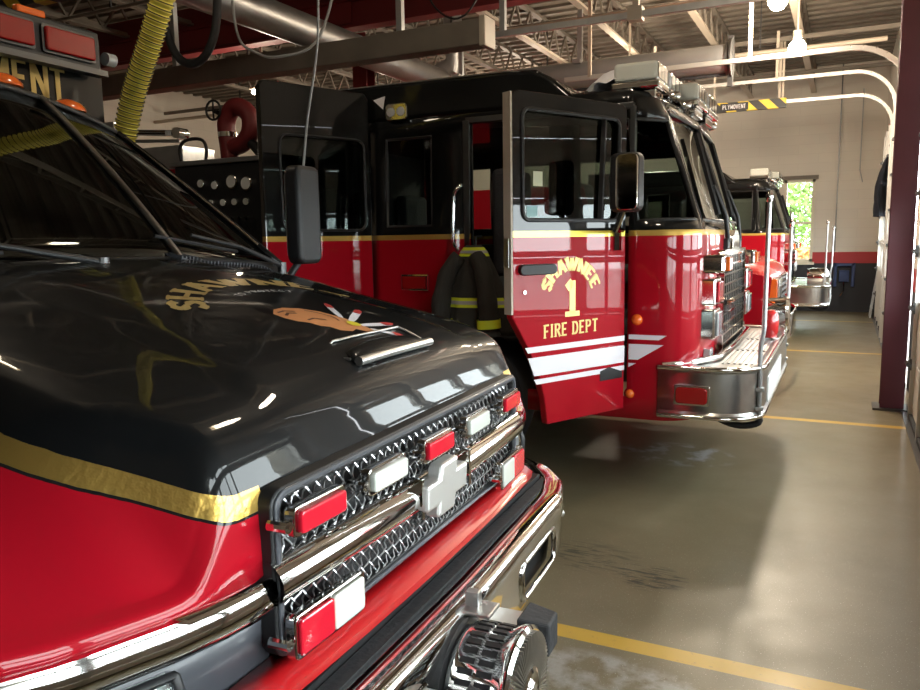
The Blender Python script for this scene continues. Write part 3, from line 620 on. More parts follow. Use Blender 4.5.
# ---- chrome headlight band wrapping the fenders, headlights, grey panels
def band(nm,m,o0,o1,z0,z1,off,parent,n=26,th=.02,zt=0):
    rows=[]
    for k in range(n):
        o=lerp(o0,o1,k/(n-1)); xf=-interp(XFT,abs(o))+off; e=min(1,2.5*min(k/(n-1),1-k/(n-1))+.5)
        hz=(z1-z0)/2; zc=(z0+z1)/2+zt*(abs(o)-.6)
        rows.append([(xf-.02,o,zc-hz),(xf+th*.6,o,zc-hz*.9),(xf+th*.95,o,zc-hz*.5),(xf+th,o,zc),(xf+th*.9,o,zc+hz*.5),(xf+th*.5,o,zc+hz*.95),(xf-.02,o,zc+hz)])
    return MB().grid(rows).build(nm,m,parent,smooth=60)
for s in (-1,1):
    cb=band('chrome_band','chrome',s*.612,s*1.148,.992,1.060,.012,R)
    # backing panel
    rows=[]
    for k in range(20):
        o=lerp(.58,1.14,k/19); xf=-interp(XFT,o)-.01; rows.append([(xf,s*o,1.0),(xf-.005,s*o,.93),(xf-.03,s*o,.84),(xf-.06,s*o,.76)])
    pn=MB().grid(rows).build('fascia_panel','grey_plastic',R,smooth=60,solid=.01)
    rows=[]
    for k in range(9):
        o=lerp(.80,1.06,k/8); xf=-interp(XFT,o)+.0; rows.append([(xf+.004,s*o,.968),(xf+.014,s*o,.94),(xf+.012,s*o,.90),(xf-.004,s*o,.855)])
    hb=MB().grid([[Vector(p)-Vector((.02,0,0)) for p in r] for r in rows]).build('headlight','poly_lens',R,smooth=60,solid=.02)
    MB().grid([[Vector(p)+Vector((.008,0,0)) for p in r[:]] for r in rows]).build('lens','glass_clear',hb,smooth=60,solid=.004)
    MB().lathe([(0,.02),(.02,.045),(.03,.05)],(-interp(XFT,.88)-.03,s*.88,.915),(1,0,0),20).build('reflector','chrome',hb,smooth=60)
    rim=[Vector(r[0]) for r in rows]+[Vector(p) for p in rows[-1]]+[Vector(r[-1]) for r in rows[::-1]]+[Vector(p) for p in rows[0][::-1]]
    MB().tube([p+Vector((.006,0,0)) for p in rim],.008,6,close=True).build('gasket','black_plastic',hb,smooth=60)
    # fender below the band, back to the wheel arch
    rows=[]
    for k in range(12):
        x=-.62-.48*k/11; zb=.55+.42*math.sqrt(max(0,1-((x+1.0)/.5)**2)); rows.append([(x,s*1.15,1.06),(x,s*1.155,max(.98,zb)),(x,s*1.15,min(zb,1.0))])
    MB().grid(rows).build('fender_skirt','red_paint',R,smooth=50,solid=.01)
# red valance bar under the grille
rows=[]
for k in range(21):
    y=lerp(-.70,.70,k/20); bw=.02*(1-(y/.7)**2); rows.append([(.0+bw,y,.822),(.035+bw,y,.826),(.050+bw,y,.838),(.052+bw,y,.856),(.030+bw,y,.872),(-.02,y,.876)])
MB().grid(rows).build('red_valance','bright_red',R,smooth=35,solid=.006)
MB().box(-.12,.03,-.85,.85,.60,.80).build('valance_gap','black_plastic',R)
# ---- chrome bumper with cut-outs
bo=[(-1.16,.60),(-1.16,.745),(-1.05,.785),(1.05,.785),(1.16,.745),(1.16,.60),(1.02,.54),(-1.02,.54)]
BX=[(0,.165),(.7,.15),(.85,.11),(.98,.02),(1.08,-.14),(1.16,-.34)]
def bx(u): return interp(BX,abs(u))
rows=[];N_=72
prof=[(-.10,.772),(-.06,.784),(-.012,.790),(.004,.782),(.012,.765),(.012,.73),(.004,.70),(.002,.66),(.002,.60),(-.006,.565),(-.02,.545)]
US=[lerp(-1.16,1.16,k/N_) for k in range(N_+1)]
for u in US:
    sh=1-.25*max(0,(abs(u)-.9)/.26); rows.append([(bx(u)+x,u*(1+(0.0)),.785+(z-.785)*sh) for x,z in prof])
def skip(i,j):
    u=abs((US[i]+US[i+1])/2); return 6<=j<=7 and (.30<u<.62)
bumper=MB().grid(rows,skip=skip).build('bumper','chrome',R,smooth=45,solid=.006)
MB().grid([[(bx(u)-.05,u,.79),(bx(u)-.045,u,.55)] for u in US]).build('bumper_backing','black_plastic',bumper)
for s in (-1,1):
    rr=rrect(.295,.625,.592,.705,.03,4); MB().tube([(bx(u)+.004,s*u,v) for u,v in rr],.009,8,close=True).build('opening_rim','chrome',bumper,smooth=60)
for u in (-1.0,-.85,.85,1.0): MB().lathe([(0,.012),(.008,.012),(.012,.006)],(bx(u)+.002,u,.66),(1,0,0),10).build('bolt','brushed',bumper)
MB().box(.035,.075,-.9,.9,.775,.786).build('top_step','rubber',bumper)
# ---- mechanical siren drum on brackets and the two push-bar horns
sy=-.17; sz=.64; sx=.19
S=MB().lathe([(0,.085),(.0,.118),(.02,.132),(.115,.132),(.13,.142),(.145,.142),(.152,.134)],(sx,sy,sz),(1,0,0),36).build('siren','chrome',R,smooth=40,label='chrome siren drum with slotted side')
sl=MB()
for ring in range(2):
    for k in range(36):
        a=2*PI*k/36; 
        sl.T=Matrix.Translation((sx,sy,sz))@Matrix.Rotation(a,4,'X'); x0=.028+ring*.045; sl.box(x0,x0+.036,-.0065,.0065,.129,.1335)
sl.T=Matrix(); slo=sl.build('slots','black_plastic',S); 
MB().lathe([(-.035,.10),(-.03,.136),(-.005,.136),(0,.11)],(sx,sy,sz),(1,0,0),32).build('back_band','black_plastic',S,smooth=40)
f=MB()
for k in range(72):
    a=2*PI*k/72; f.T=Matrix.Translation((sx,sy,sz))@Matrix.Rotation(a,4,'X'); f.box(.149,.160,-.0016,.0016,.055,.13)
f.T=Matrix(); f.build('front_fins','steel',S)
MB().lathe([(.15,.055),(.162,.055),(.166,.045),(.160,.03),(.170,.022),(.172,.001)],(sx,sy,sz),(1,0,0),28).build('hub_ring','chrome',S,smooth=40)
for s in (-1,1):
    yb=sy+s*.19; ar=MB().box(.13,.30,yb-.045,yb+.045,.665,.70).box(.13,.145,yb-.05,yb+.05,.62,.76).build('bumper_arm','brushed',R,bevel=.006)
    p=[(0,-.05,-.06),(0,.05,-.06),(0,.05,.045),(0,-.05,.045)]
    MB().add([(.265,yb+y*1.0,.682+z) for _,y,z in p]+[(.345,yb+y*.75,.682+z*.8) for _,y,z in p],[(0,1,2,3),(7,6,5,4),(0,4,5,1),(1,5,6,2),(2,6,7,3),(3,7,4,0)]).build('rubber_block','rubber',ar,bevel=.006)
MB().box(.165,.20,sy+.06,sy+.085,.76,.82).box(.13,.24,sy+.03,sy+.10,.775,.785).build('siren_bracket','brushed',R,bevel=.003)
# ---- cowl, windshield, cab
CT=[(0,0),(.55,.03),(.80,.09),(.93,.17)]
def ws(o,q): # windshield surface o across, q 0 base..1 top
    a=abs(o); hw0,hw1=.96,.80; bowx=.16*(a/.96)**2
    return Vector((-1.03-.02-bowx*.6-.66*q-.05*q*q, o*lerp(1,hw1/hw0,q), 1.605-.055*(a/.96)**2+ (.625)*q+ .055*(a/.96)**2*q*0 -.045*q*(a/.96)**2+.03*math.sin(PI*q)*0))
wo=[lerp(-.93,.93,k/24) for k in range(25)]
MB().grid([[ws(o,q) for o in wo] for q in [k/8 for k in range(9)]]).build('windshield','glass_truck',R,smooth=60,solid=.005)
MB().tube([ws(.30+.17*q,q)+Vector((.008,0,.006)) for q in [k/12 for k in range(13)]],[.012]*13,8).build('windshield_reflection','steel',R,smooth=60,label='pale strip standing in for a reflection running up the windshield glass')  # reflection on the glass, modelled as a solid pale strip
for s in (-1,1):
    MB().grid([[ws(s*.93,q),ws(s*.95,q)+Vector((.01,0,.01)),ws(s*.965,q)+Vector((-.01,0,.0)),ws(s*.97,q)+Vector((-.05,0,-.02))] for q in [k/8 for k in range(9)]]).build('pillar','black_paint',R,smooth=60,solid=.01)
    MB().tube([ws(s*.935,q)+Vector((.006,0,.008)) for q in [lerp(.15,.95,k/8) for k in range(9)]],.006,6).build('drip_moulding','chrome',R,smooth=60)
MB().tube([ws(o,1)+Vector((0,0,.003)) for o in wo],.014,8).tube([ws(o,0)+Vector((0,0,.001)) for o in wo],.012,8).build('windshield_gasket','black_plastic',R,smooth=60)
# roof
rows=[]
for k,(dx,dz) in enumerate([(0,0),(-.03,.018),(-.10,.045),(-.25,.07),(-.5,.085),(-.9,.09)]):
    rows.append([ws(o,1)*1+Vector((dx+ (0 if k==0 else -.0),0,dz-.03*(abs(o)/.93)**4*min(k,2)/2)) for o in wo])
roof=MB().grid(rows).build('roof','black_paint',R,smooth=50,solid=.02)
for o in (-.74,-.38,0,.38,.74):
    p=ws(o,1)+Vector((-.10,0,.040)); n=14
    L=MB(); 
    for r_,h_ in (): pass
    vs=[(p.x+.05*c*r,p.y+.075*s_*r,p.z+h) for r,h in ((1,0),(.98,.012),(.75,.03),(.35,.042),(.01,.045)) for c,s_ in [(math.cos(2*PI*k/n),math.sin(2*PI*k/n)) for k in range(n)]]
    L.add(vs,[(i*n+k,i*n+(k+1)%n,(i+1)*n+(k+1)%n,(i+1)*n+k) for i in range(4) for k in range(n)]).build('clearance_lamp','amber_lens',R,smooth=60,label='orange clearance lamp')
# cab sides and doors
for s in (-1,1):
    cs=plate('cab_side','hood_paint',[(-1.14,1.53),(-1.12,1.2),(-1.10,.75),(-2.55,.75),(-2.55,2.19),(-1.97,2.15),(-1.86,2.08)],[[(-1.36,1.60),(-1.88,2.04),(-2.30,2.06),(-2.30,1.60)]],lambda u,v,w:(u,s*(.955+w-.165*max(0,v-1.55)/.6),v),.04,R)
    MB().prism([(-1.34,1.59),(-1.87,2.05),(-2.32,2.07),(-2.32,1.59)],lambda u,v,w:(u,s*(.95+w-.165*max(0,v-1.55)/.6),v),-.003,.003).build('side_glass','glass_truck',cs)
MB().box(-2.56,-2.52,-.97,.97,.75,1.2).box(-2.56,-2.52,-.97,.97,2.1,2.22).build('cab_back','interior',R)
MB().box(-2.5,-1.1,-.95,.95,.8,.86).build('cab_floor','interior',R)
rows=[[ (x,o,z) for o in (-.93,-.5,0,.5,.93)] for x,z in ((-1.12,1.52),(-1.3,1.50),(-1.42,1.42),(-1.44,1.1))]
MB().grid(rows).build('dashboard','interior',R,smooth=50,solid=.02)
for y in (-.42,.42):
    st=MB().box(-2.1,-1.7,y-.24,y+.24,.95,1.2).build('seat','seat_cloth',R,bevel=.05,seg=3); MB().box(-2.2,-2.06,y-.23,y+.23,1.15,1.75).box(-2.19,-2.08,y-.12,y+.12,1.77,1.95).build('seat_back','seat_cloth',st,bevel=.04,seg=3)
MB().tube([(-1.5+.05*math.cos(a)-.07*math.cos(a),.42+.2*math.sin(a),1.42+.17*math.cos(a)) for a in [2*PI*k/24 for k in range(24)]],.014,8,close=True).obox((-1.5,.42,1.42),(-1.4,.42,1.3),.05,.05).obox((-1.5,.24,1.42),(-1.5,.6,1.42),.03,.02).build('steering_wheel','black_plastic',R,smooth=50)
# cowl panel with vent louvres, wipers
rows=[[hoodpt(o,1)+Vector((.0,0,-.004)) for o in wo],[hoodpt(o,1)+Vector((-.03,0,-.02)) for o in wo],[ws(o,0)+Vector((.01,0,-.004)) for o in wo]]
cw=MB().grid(rows).build('cowl','black_plastic',R,smooth=60,solid=.004)
lv=MB()
for k in range(34):
    y=lerp(.28,.82,k/33); a=hoodpt(y,.93,.006); c=hoodpt(y,.995,.008); lv.obox(a,c,.006,.01)
lv.build('vent_grille','grey_plastic',cw); fr=[hoodpt(.26,.92,.006),hoodpt(.26,1,.008),hoodpt(.85,1,.008),hoodpt(.85,.92,.006)]
MB().tube(fr,.006,6,close=True).build('vent_frame','grey_plastic',cw)
for y0,y1,q1 in ((.86,.26,.10),(-.05,-.75,.08)):
    wp=MB().tube([ws(y0,0)+Vector((.05,0,.0)),ws(lerp(y0,y1,.4),.04)+Vector((.045,0,.035)),ws(lerp(y0,y1,.75),q1)+Vector((.03,0,.03))],[.011,.008,.006],8).build('wiper','black_plastic',R,smooth=60)
    MB().tube([ws(lerp(y0,y1,.35),q1*.5)+Vector((.012,0,.015)),ws(y1,q1*1.1)+Vector((.012,0,.015))],.006,6).build('wiper_blade','rubber',wp); MB().cyl(ws(y0,0)+Vector((.05,0,-.03)),ws(y0,0)+Vector((.05,0,.015)),.018,12).build('wiper_pivot','dark_steel',wp)
# mirrors
for s in (-1,1):
    my=1.13; mr=MB().prism(rrect(-.08,.08,1.56,1.99,.035,4),lambda u,v,w:(w,s*my+u,v),-1.20,-1.12).build('mirror','black_plastic',R,bevel=.02,seg=3,smooth=50)
    MB().prism(rrect(-.065,.065,1.58,1.97,.03,4),lambda u,v,w:(w,s*my+u,v),-1.205,-1.20).build('mirror_glass','poly_lens',mr)
    MB().tube([(-1.17,s*my,1.60),(-1.18,s*1.03,1.5),(-1.25,s*.96,1.45)],.016,8).build('mirror_arm','black_plastic',mr,smooth=50)
    if s>0: MB().tube(crom([(-1.15,1.13,1.98),(-1.13,1.15,2.2),(-1.08,1.17,2.5),(-1.07,1.18,2.8),(-1.06,1.19,3.1)],5),.005,6).build('antenna','cable',mr,smooth=50)
# near fender mirror (only its edge is in the photo)
fm=MB().lathe([(-.02,.04),(-.01,.066),(.02,.075),(.035,.073),(.04,.065)],(-.19,-1.043,1.355),(-.9,-.2,0),24).build('fender_mirror','black_plastic',R,smooth=50)
MB().tube([(-.20,-1.05,1.29),(-.21,-1.05,1.22),(-.23,-1.05,1.1)],.009,8).build('mirror_stalk','chrome',fm,smooth=50)
# rescue box body behind the cab
bb=MB().prism(rrect(-1.24,1.43,.62,2.80,.04,3),lambda u,v,w:(w,u,v),-6.9,-2.66).build('box_body','black_paint',R,smooth=30)
MB().box(-6.7,-2.9,-1.245,-1.235,.7,1.2).box(-6.7,-2.9,1.235,1.245,.7,1.2).build('lower_panel','red_paint',bb)
lb=MB().box(-2.68,-2.60,-1.22,1.38,2.58,2.78).build('light_panel','black_plastic',R,bevel=.01)
for k in range(7):
    y=-.98+k*.337; f_=MB().prism(rrect(y,y+.30,2.61,2.75,.015,3),lambda u,v,w:(w,u,v),-2.61,-2.585).build('light_frame','dark_steel',lb,bevel=.003)
    MB().prism(rrect(y+.012,y+.288,2.622,2.738,.012,3),lambda u,v,w:(w,u,v),-2.6,-2.568).build('red_light','dark_red_lens',f_,bevel=.008)
MB().box(-2.62,-2.55,-1.2,1.38,2.55,2.58).build('ledge','dark_steel',lb)
MB().cyl((-2.62,1.425,2.66),(-2.62,1.48,2.66),.035,14).build('side_lamp','poly_lens',R,smooth=40)
MB().box(-2.66,-2.62,.95,1.1,2.78,2.82).build('roof_marker','amber_lens',R,bevel=.01)
text(MB(),'DEPARTMENT',lambda u,v:(-2.655,  .70+u,2.40+v),h=.165,serif=False,wf=.22,cond=.72,sp=.10).build('lettering','dull_gold',R,label='gold lettering on the box above the cab')
# wheels, chassis
def wheel(parent,x,y,s,r=.46,w=.28):
    t=MB().lathe([(-w/2,r*.62),(-w/2,r*.93),(-w/2+.03,r),(w/2-.03,r),(w/2,r*.93),(w/2,r*.62)],(x,y,r),(0,1,0),32).build('tyre','rubber',parent,smooth=40)
    h=MB().lathe([(0,r*.62),(.02,r*.6),(-.05,r*.45),(-.05,.14),(.03,.13),(.05,.06),(.05,.001)],(x,y+s*w/2,r),(0,s,0),28).build('rim','chrome',t,smooth=40)
    nb=MB()
    for k in range(8): a=2*PI*k/8; nb.cyl((x+.17*math.cos(a),y+s*(w/2-.06),r+.17*math.sin(a)),(x+.17*math.cos(a),y+s*(w/2-.0),r+.17*math.sin(a)),.016,6)
    nb.build('wheel_nuts','steel',t)
for s in (-1,1): wheel(R,-.98,s*.93,s); wheel(R,-5.0,s*.95,s)
MB().box(-6.8,-.15,-.45,-.35,.55,.75).box(-6.8,-.15,.35,.45,.55,.75).box(-1.05,-.91,-.9,.9,.4,.52).box(-5.07,-4.93,-.9,.9,.4,.52).build('chassis','dark_steel',R)
# ============================================================ CUSTOM-CAB ENGINES
NX=[-3.25,-3.15,-3.0,-2.45,-2.32,-2.25,-2.19,-1.82,-1.52,-1.30,-1.10,-.62,-.50,-.42,-.36,-.24]
ARC=[(-.24+.22*math.cos(math.radians(a)),-1.0+.22*math.sin(math.radians(a))) for a in (-75,-60,-45,-30,-15,0)]
FY=[-.93,-.86,-.70,-.5,-.3,-.1,-.03,.03,.1,.3,.5,.70,.86,.93]
OUT=[(x,-1.22) for x in NX]+ARC+[(-.02+.05*(1-(y/1.0)**2),y) for y in FY]+[(x,-y) for x,y in ARC[::-1]]+[(x,1.22) for x in NX[::-1]]
ZL=[.50,.64,1.05,1.3,1.62,1.68,1.76,2.0,2.2,2.38,2.45,2.50,2.54,2.57,2.58]
def cabpt(i,z,inset=0,off=0):
    x,y=OUT[i]; w=max(0,min(1,(x+.42)/.2)); k=max(0,z-1.68); x2=x-k*.33*w; y2=y*(1-.02*k)
    n=Vector((x+.24 if x>-.24 else 0, y-(1.0 if y>0 else -1.0) if abs(y)>1 else 0,0))
    if n.length<1e-6: n=Vector((1,0,0))
    n.normalize(); p=Vector((x2,y2,z))+n*off
    if inset: p-=Vector((n.x*inset,(1 if y>0 else -1)*abs(n.y)*inset,0))
    return p
INS={2.50:.0,2.54:.02,2.57:.07,2.58:.16}
def cabgrid(cells,off=0,extra=None):
    b=MB(); n=len(OUT); vid={}
    def v(i,j):
        if (i,j) not in vid: vid[(i,j)]=len(b.v); b.v.append(tuple(cabpt(i,ZL[j],INS.get(ZL[j],0),off)))
        return vid[(i,j)]
    for i,j in cells: b.f.append([v(i,j),v(i+1,j),v(i+1,j+1),v(i,j+1)]); b.mi.append(0)
    return b
def near(i): return i<len(NX)-1
def far(i): return i>=len(OUT)-len(NX)
def cx_(i): return (OUT[i][0]+OUT[i+1][0])/2
def cy_(i): return (OUT[i][1]+OUT[i+1][1])/2
def custom_cab(root,opened):
    n=len(OUT)-1; cells=set((i,j) for i in range(n) for j in range(len(ZL)-1)); wins=[]
    def rect(sel,z0,z1): return {(i,j) for i,j in cells if sel(i) and z0-1e-3<=ZL[j] and ZL[j+1]<=z1+1e-3}
    # wheel arch
    for side in (near,far): cells-=rect(lambda i:side(i) and -2.25<cx_(i)<-1.10,.5,1.05)
    if opened:
        cells-=rect(lambda i:near(i) and -1.52<cx_(i)<-.42,.64,2.45); cells-=rect(lambda i:near(i) and -3.15<cx_(i)<-2.32,.64,2.45)
    def win(nm,sel,z0,z1):
        c=rect(sel,z0,z1); cells.difference_update(c); wins.append((nm,c))
    win('crew_window',lambda i:near(i) and -2.19<cx_(i)<-1.82,1.76,2.38)
    corner=lambda s:(lambda i:(s*cy_(i)>1.02) and cx_(i)>-.36)
    win('corner_window',corner(-1),1.76,2.38); win('corner_window',corner(1),1.76,2.38)
    win('windshield',lambda i:cx_(i)>-.03 and -.93<cy_(i)<-.03,1.76,2.45); win('windshield',lambda i:cx_(i)>-.03 and .03<cy_(i)<.93,1.76,2.45)
    for side in ((far,) if opened else (near,far)):
        win('door_window',lambda i:side(i) and -1.52<cx_(i)<-.50,1.76,2.38); win('crew_door_window',lambda i:side(i) and -3.0<cx_(i)<-2.45,1.76,2.38)
    if opened: win('crew_window',lambda i:far(i) and -2.19<cx_(i)<-1.82,1.76,2.38)
    sh=cabgrid(cells).build('cab_shell','engine_paint',root,smooth=40,solid=.03)
    for nm,c in wins:
        if not c: continue
        g=cabgrid(c,off=-.012).build(nm,'glass_dark',root,smooth=60)
        # rubber gasket along the outline of the pane
        ed={}
        for i,j in c:
            for e in (((i,j),(i+1,j)),((i+1,j),(i+1,j+1)),((i+1,j+1),(i,j+1)),((i,j+1),(i,j))):
                k=tuple(sorted(e)); ed[k]=ed.get(k,0)+1
        bd=[e for e,k in ed.items() if k==1]; adj={}
        for a,b_ in bd: adj.setdefault(a,[]).append(b_); adj.setdefault(b_,[]).append(a)
        st=bd[0][0]; path=[st]; prev=None; cur=st
        while True:
            nx=[q for q in adj[cur] if q!=prev][0]; 
            if nx==st: break
            path.append(nx); prev,cur=cur,nx
        MB().tube([cabpt(i,ZL[j],0,.004) for i,j in path],.014,6,close=True).build('gasket','black_plastic',g,smooth=60)
    # roof skin: fills the ring, slightly crowned
    top=[cabpt(i,2.58,.16) for i in range(len(OUT))]; b=MB(); 
    half=len(top)//2; rws=[]
    for i in range(half): a,c=top[i],top[len(top)-1-i]; rws.append([a.lerp(c,k/8)+Vector((0,0,.02*math.sin(PI*k/8))) for k in range(9)])
    b.grid(rws).build('roof_skin','black_paint',root,smooth=50)
    # raised crew roof
    ro=[(-3.25,2.5),(-3.25,2.78),(-1.25,2.76),(-1.05,2.745),(-.95,2.69),(-.80,2.56),(-.75,2.50)]
    MB().prism(ro,lambda u,v,w:(u,w*(1-.0),v),-1.225,1.225).build('raised_roof','black_paint',root,bevel=.035,seg=4,smooth=40)
    MB().tube([(-3.2,-1.21,2.765),(-1.25,-1.21,2.75),(-1.03,-1.21,2.72)],.008,6).build('roof_moulding','brushed',root)
    # interior: floor, seats, dash, rear wall
    MB().box(-3.2,-.15,-1.17,1.17,.98,1.04).box(-3.24,-3.2,-1.17,1.17,1.0,2.5).box(-1.9,-1.6,-.55,.55,1.04,1.62).build('cab_interior','interior',root)
    MB().box(-.45,-.12,-1.1,1.1,1.3,1.68).build('dashboard','interior',root,bevel=.04,seg=3)
    for y in (-.8,.8):
        s=MB().box(-1.35,-.9,y-.25,y+.25,1.25,1.42).box(-1.25,-1.0,y-.15,y+.15,1.04,1.25).build('seat','seat_cloth',root,bevel=.04,seg=3); MB().box(-1.45,-1.32,y-.24,y+.24,1.4,2.15).build('seat_back','seat_cloth',s,bevel=.04,seg=3)
        MB().obox((-1.31,y-.2,2.1),(-1.25,y+.15,1.45),.05,.01).build('seat_belt','red_belt',s)
    for y in (-.75,0,.75):
        s=MB().box(-3.1,-2.7,y-.24,y+.24,1.3,1.45).build('seat','seat_cloth',root,bevel=.04,seg=3); MB().box(-3.18,-3.06,y-.23,y+.23,1.42,2.1).build('seat_back','seat_cloth',s,bevel=.04,seg=3)
    MB().tube([(-.58+.09*math.cos(a),.8+.22*math.sin(a),1.62+.19*math.cos(a)) for a in [2*PI*k/24 for k in range(24)]],.014,8,close=True).obox((-.58,.8,1.62),(-.4,.8,1.5),.05,.05).obox((-.58,.6,1.62),(-.58,1.,1.62),.03,.02).build('steering_wheel','black_plastic',root,smooth=50)
    # grille with chrome lattice
    GX=.055
    g=MB().prism(rrect(-.60,.60,.82,1.56,.03,3),lambda u,v,w:(GX-.04+w,u,v),-.02,.03).build('grille','black_plastic',root,bevel=.004)
    b=MB(); 
    for k in range(12): u=-.55+k*1.1/11; b.box(GX,GX+.018,u-.009,u+.009,.85,1.53)
    for k in range(11): z=.85+k*.68/10; b.box(GX+.002,GX+.02,-.56,.56,z-.007,z+.007)
    b.build('grille_lattice','chrome',g)
    b=MB().prism(rrect(-.60,.60,.82,1.56,.03,3),lambda u,v,w:(GX+w,u,v),0,.001)
    fo_=rrect(-.605,.605,.815,1.565,.035,3); fi_=rrect(-.57,.57,.85,1.53,.02,3); b=MB(); PP=[[(xx,u,v) for u,v in pl] for pl,xx in ((fo_,GX-.03),(fo_,GX+.022),(fi_,GX+.022),(fi_,GX))]
    b.grid(PP,close=True).build('grille_surround','chrome',g,smooth=30); MB().box(GX+.01,GX+.03,-.5,.5,1.18,1.215).build('grille_bar','chrome',g)
    MB().prism([(-.2,1.56),(.2,1.56),(.16,1.66),(.08,1.70),(-.08,1.70),(-.16,1.66)],lambda u,v,w:(GX+w,u,v),-.03,.02).build('badge_plate','chrome',root,bevel=.005)
    # light stacks each side
    for s in (-1,1):
        y0=s*.88
        t=MB().box(-.06,.13,y0-.1,y0+.1,1.42,1.54).build('turn_signal_box','chrome',root,bevel=.02,seg=3); MB().box(.125,.155,y0-.08,y0+.08,1.435,1.525).build('lens','amber_lens',t,bevel=.008)
        t=MB().box(-.06,.08,y0-.115,y0+.115,1.215,1.39).build('warning_light','chrome',root,bevel=.015,seg=3); MB().box(.078,.10,y0-.09,y0+.09,1.235,1.37).build('lens','red_lens',t,bevel=.01)
        t=MB().box(-.06,.08,y0-.115,y0+.115,1.0,1.195).build('headlight','chrome',root,bevel=.015,seg=3); MB().box(.078,.098,y0-.09,y0+.09,1.02,1.175).build('lens','poly_lens',t,bevel=.01)
        MB().box(.0,.05,y0-.05,y0+.06,.84,.93).build('small_lamp','poly_lens',root,bevel=.008)
    # windshield wipers
    for y0,y1,yt in ((-.35,-.52,-.40),(.32,.18,.28)):
        a=Vector((.06,y0,1.62)); m=Vector((-.02,y1,2.0)); 
        w=MB().tube([a,Vector((.05,(y0+y1)/2,1.80)),m],[.018,.014,.010],8).tube([a+Vector((0,.06,0)),Vector((.05,(y0+y1)/2+.06,1.80)),m],.008,6).build('wiper','black_plastic',root,smooth=50)
        MB().obox((.02,y1-.04,1.80),(-.16,y1+.08,2.36),.025,.03).build('wiper_blade','rubber',w); MB().box(.0,.07,y0-.05,y0+.05,1.56,1.64).build('wiper_pivot','black_plastic',w,bevel=.01)
    # roof marker lamps and light bar
    for k in range(5):
        y=-.8+k*.4; MB().lathe([(0,.03),(.03,.03),(.06,.022),(.07,.005)],(-.27,y,2.56),(1,0,.15),14).build('marker_lamp','chrome',root,smooth=50)
    def module(nm,yc,xc,rz,w,lens):
        T=Matrix.Translation((xc,yc,2.575))@Matrix.Rotation(rz,4,'Z'); b=MB(); b.T=T; b.box(-.15,.15,-w,w,.0,.045).box(-.12,.12,-w*.7,w*.7,-.06,0)
        o=b.build(nm,'chrome',root,bevel=.01); l=MB(); l.T=T; l.box(-.14,.14,-w+.01,w-.01,.045,.165); l.build('lens',lens,o,bevel=.025,seg=3)
        r=MB(); r.T=T
        for k in range(3): yy=-w*.6+k*w*.6; r.box(.141,.143,yy-.04,yy+.04,.06,.15)
        r.build('reflector','chrome',o)
    module('light_bar_module',-.98,-.42,.0,.15,'white_lens'); module('light_bar_module',-.52,-.42,.0,.22,'poly_lens'); module('light_bar_module',-.08,-.32,-.0,.20,'white_lens')
    module('light_bar_module',.40,-.32,.0,.22,'poly_lens'); module('light_bar_module',.88,-.42,0,.2,'white_lens')
    # amber side lamps
    for x,z,r_ in ((-.36,1.14,.036),(-.40,.66,.03)):
        for s in (-1,1): l=MB().lathe([(0,r_),(.012,r_),(.03,r_*.6),(.034,.003)],(x,s*1.225,z),(0,s,0),16).build('side_marker','amber_lens',root,smooth=50); MB().lathe([(0,r_*1.35),(.01,r_*1.3),(.012,r_)],(x,s*1.222,z),(0,s,0),16).build('bezel','chrome',l,smooth=40)
    for s in (-1,1): wheel(root,-1.68,s*1.0,s,.50,.3)
    MB().box(-8.2,-.1,-.5,-.38,.6,.85).box(-8.2,-.1,.38,.5,.6,.85).box(-1.75,-1.61,-1,1,.44,.56).build('chassis','dark_steel',root)
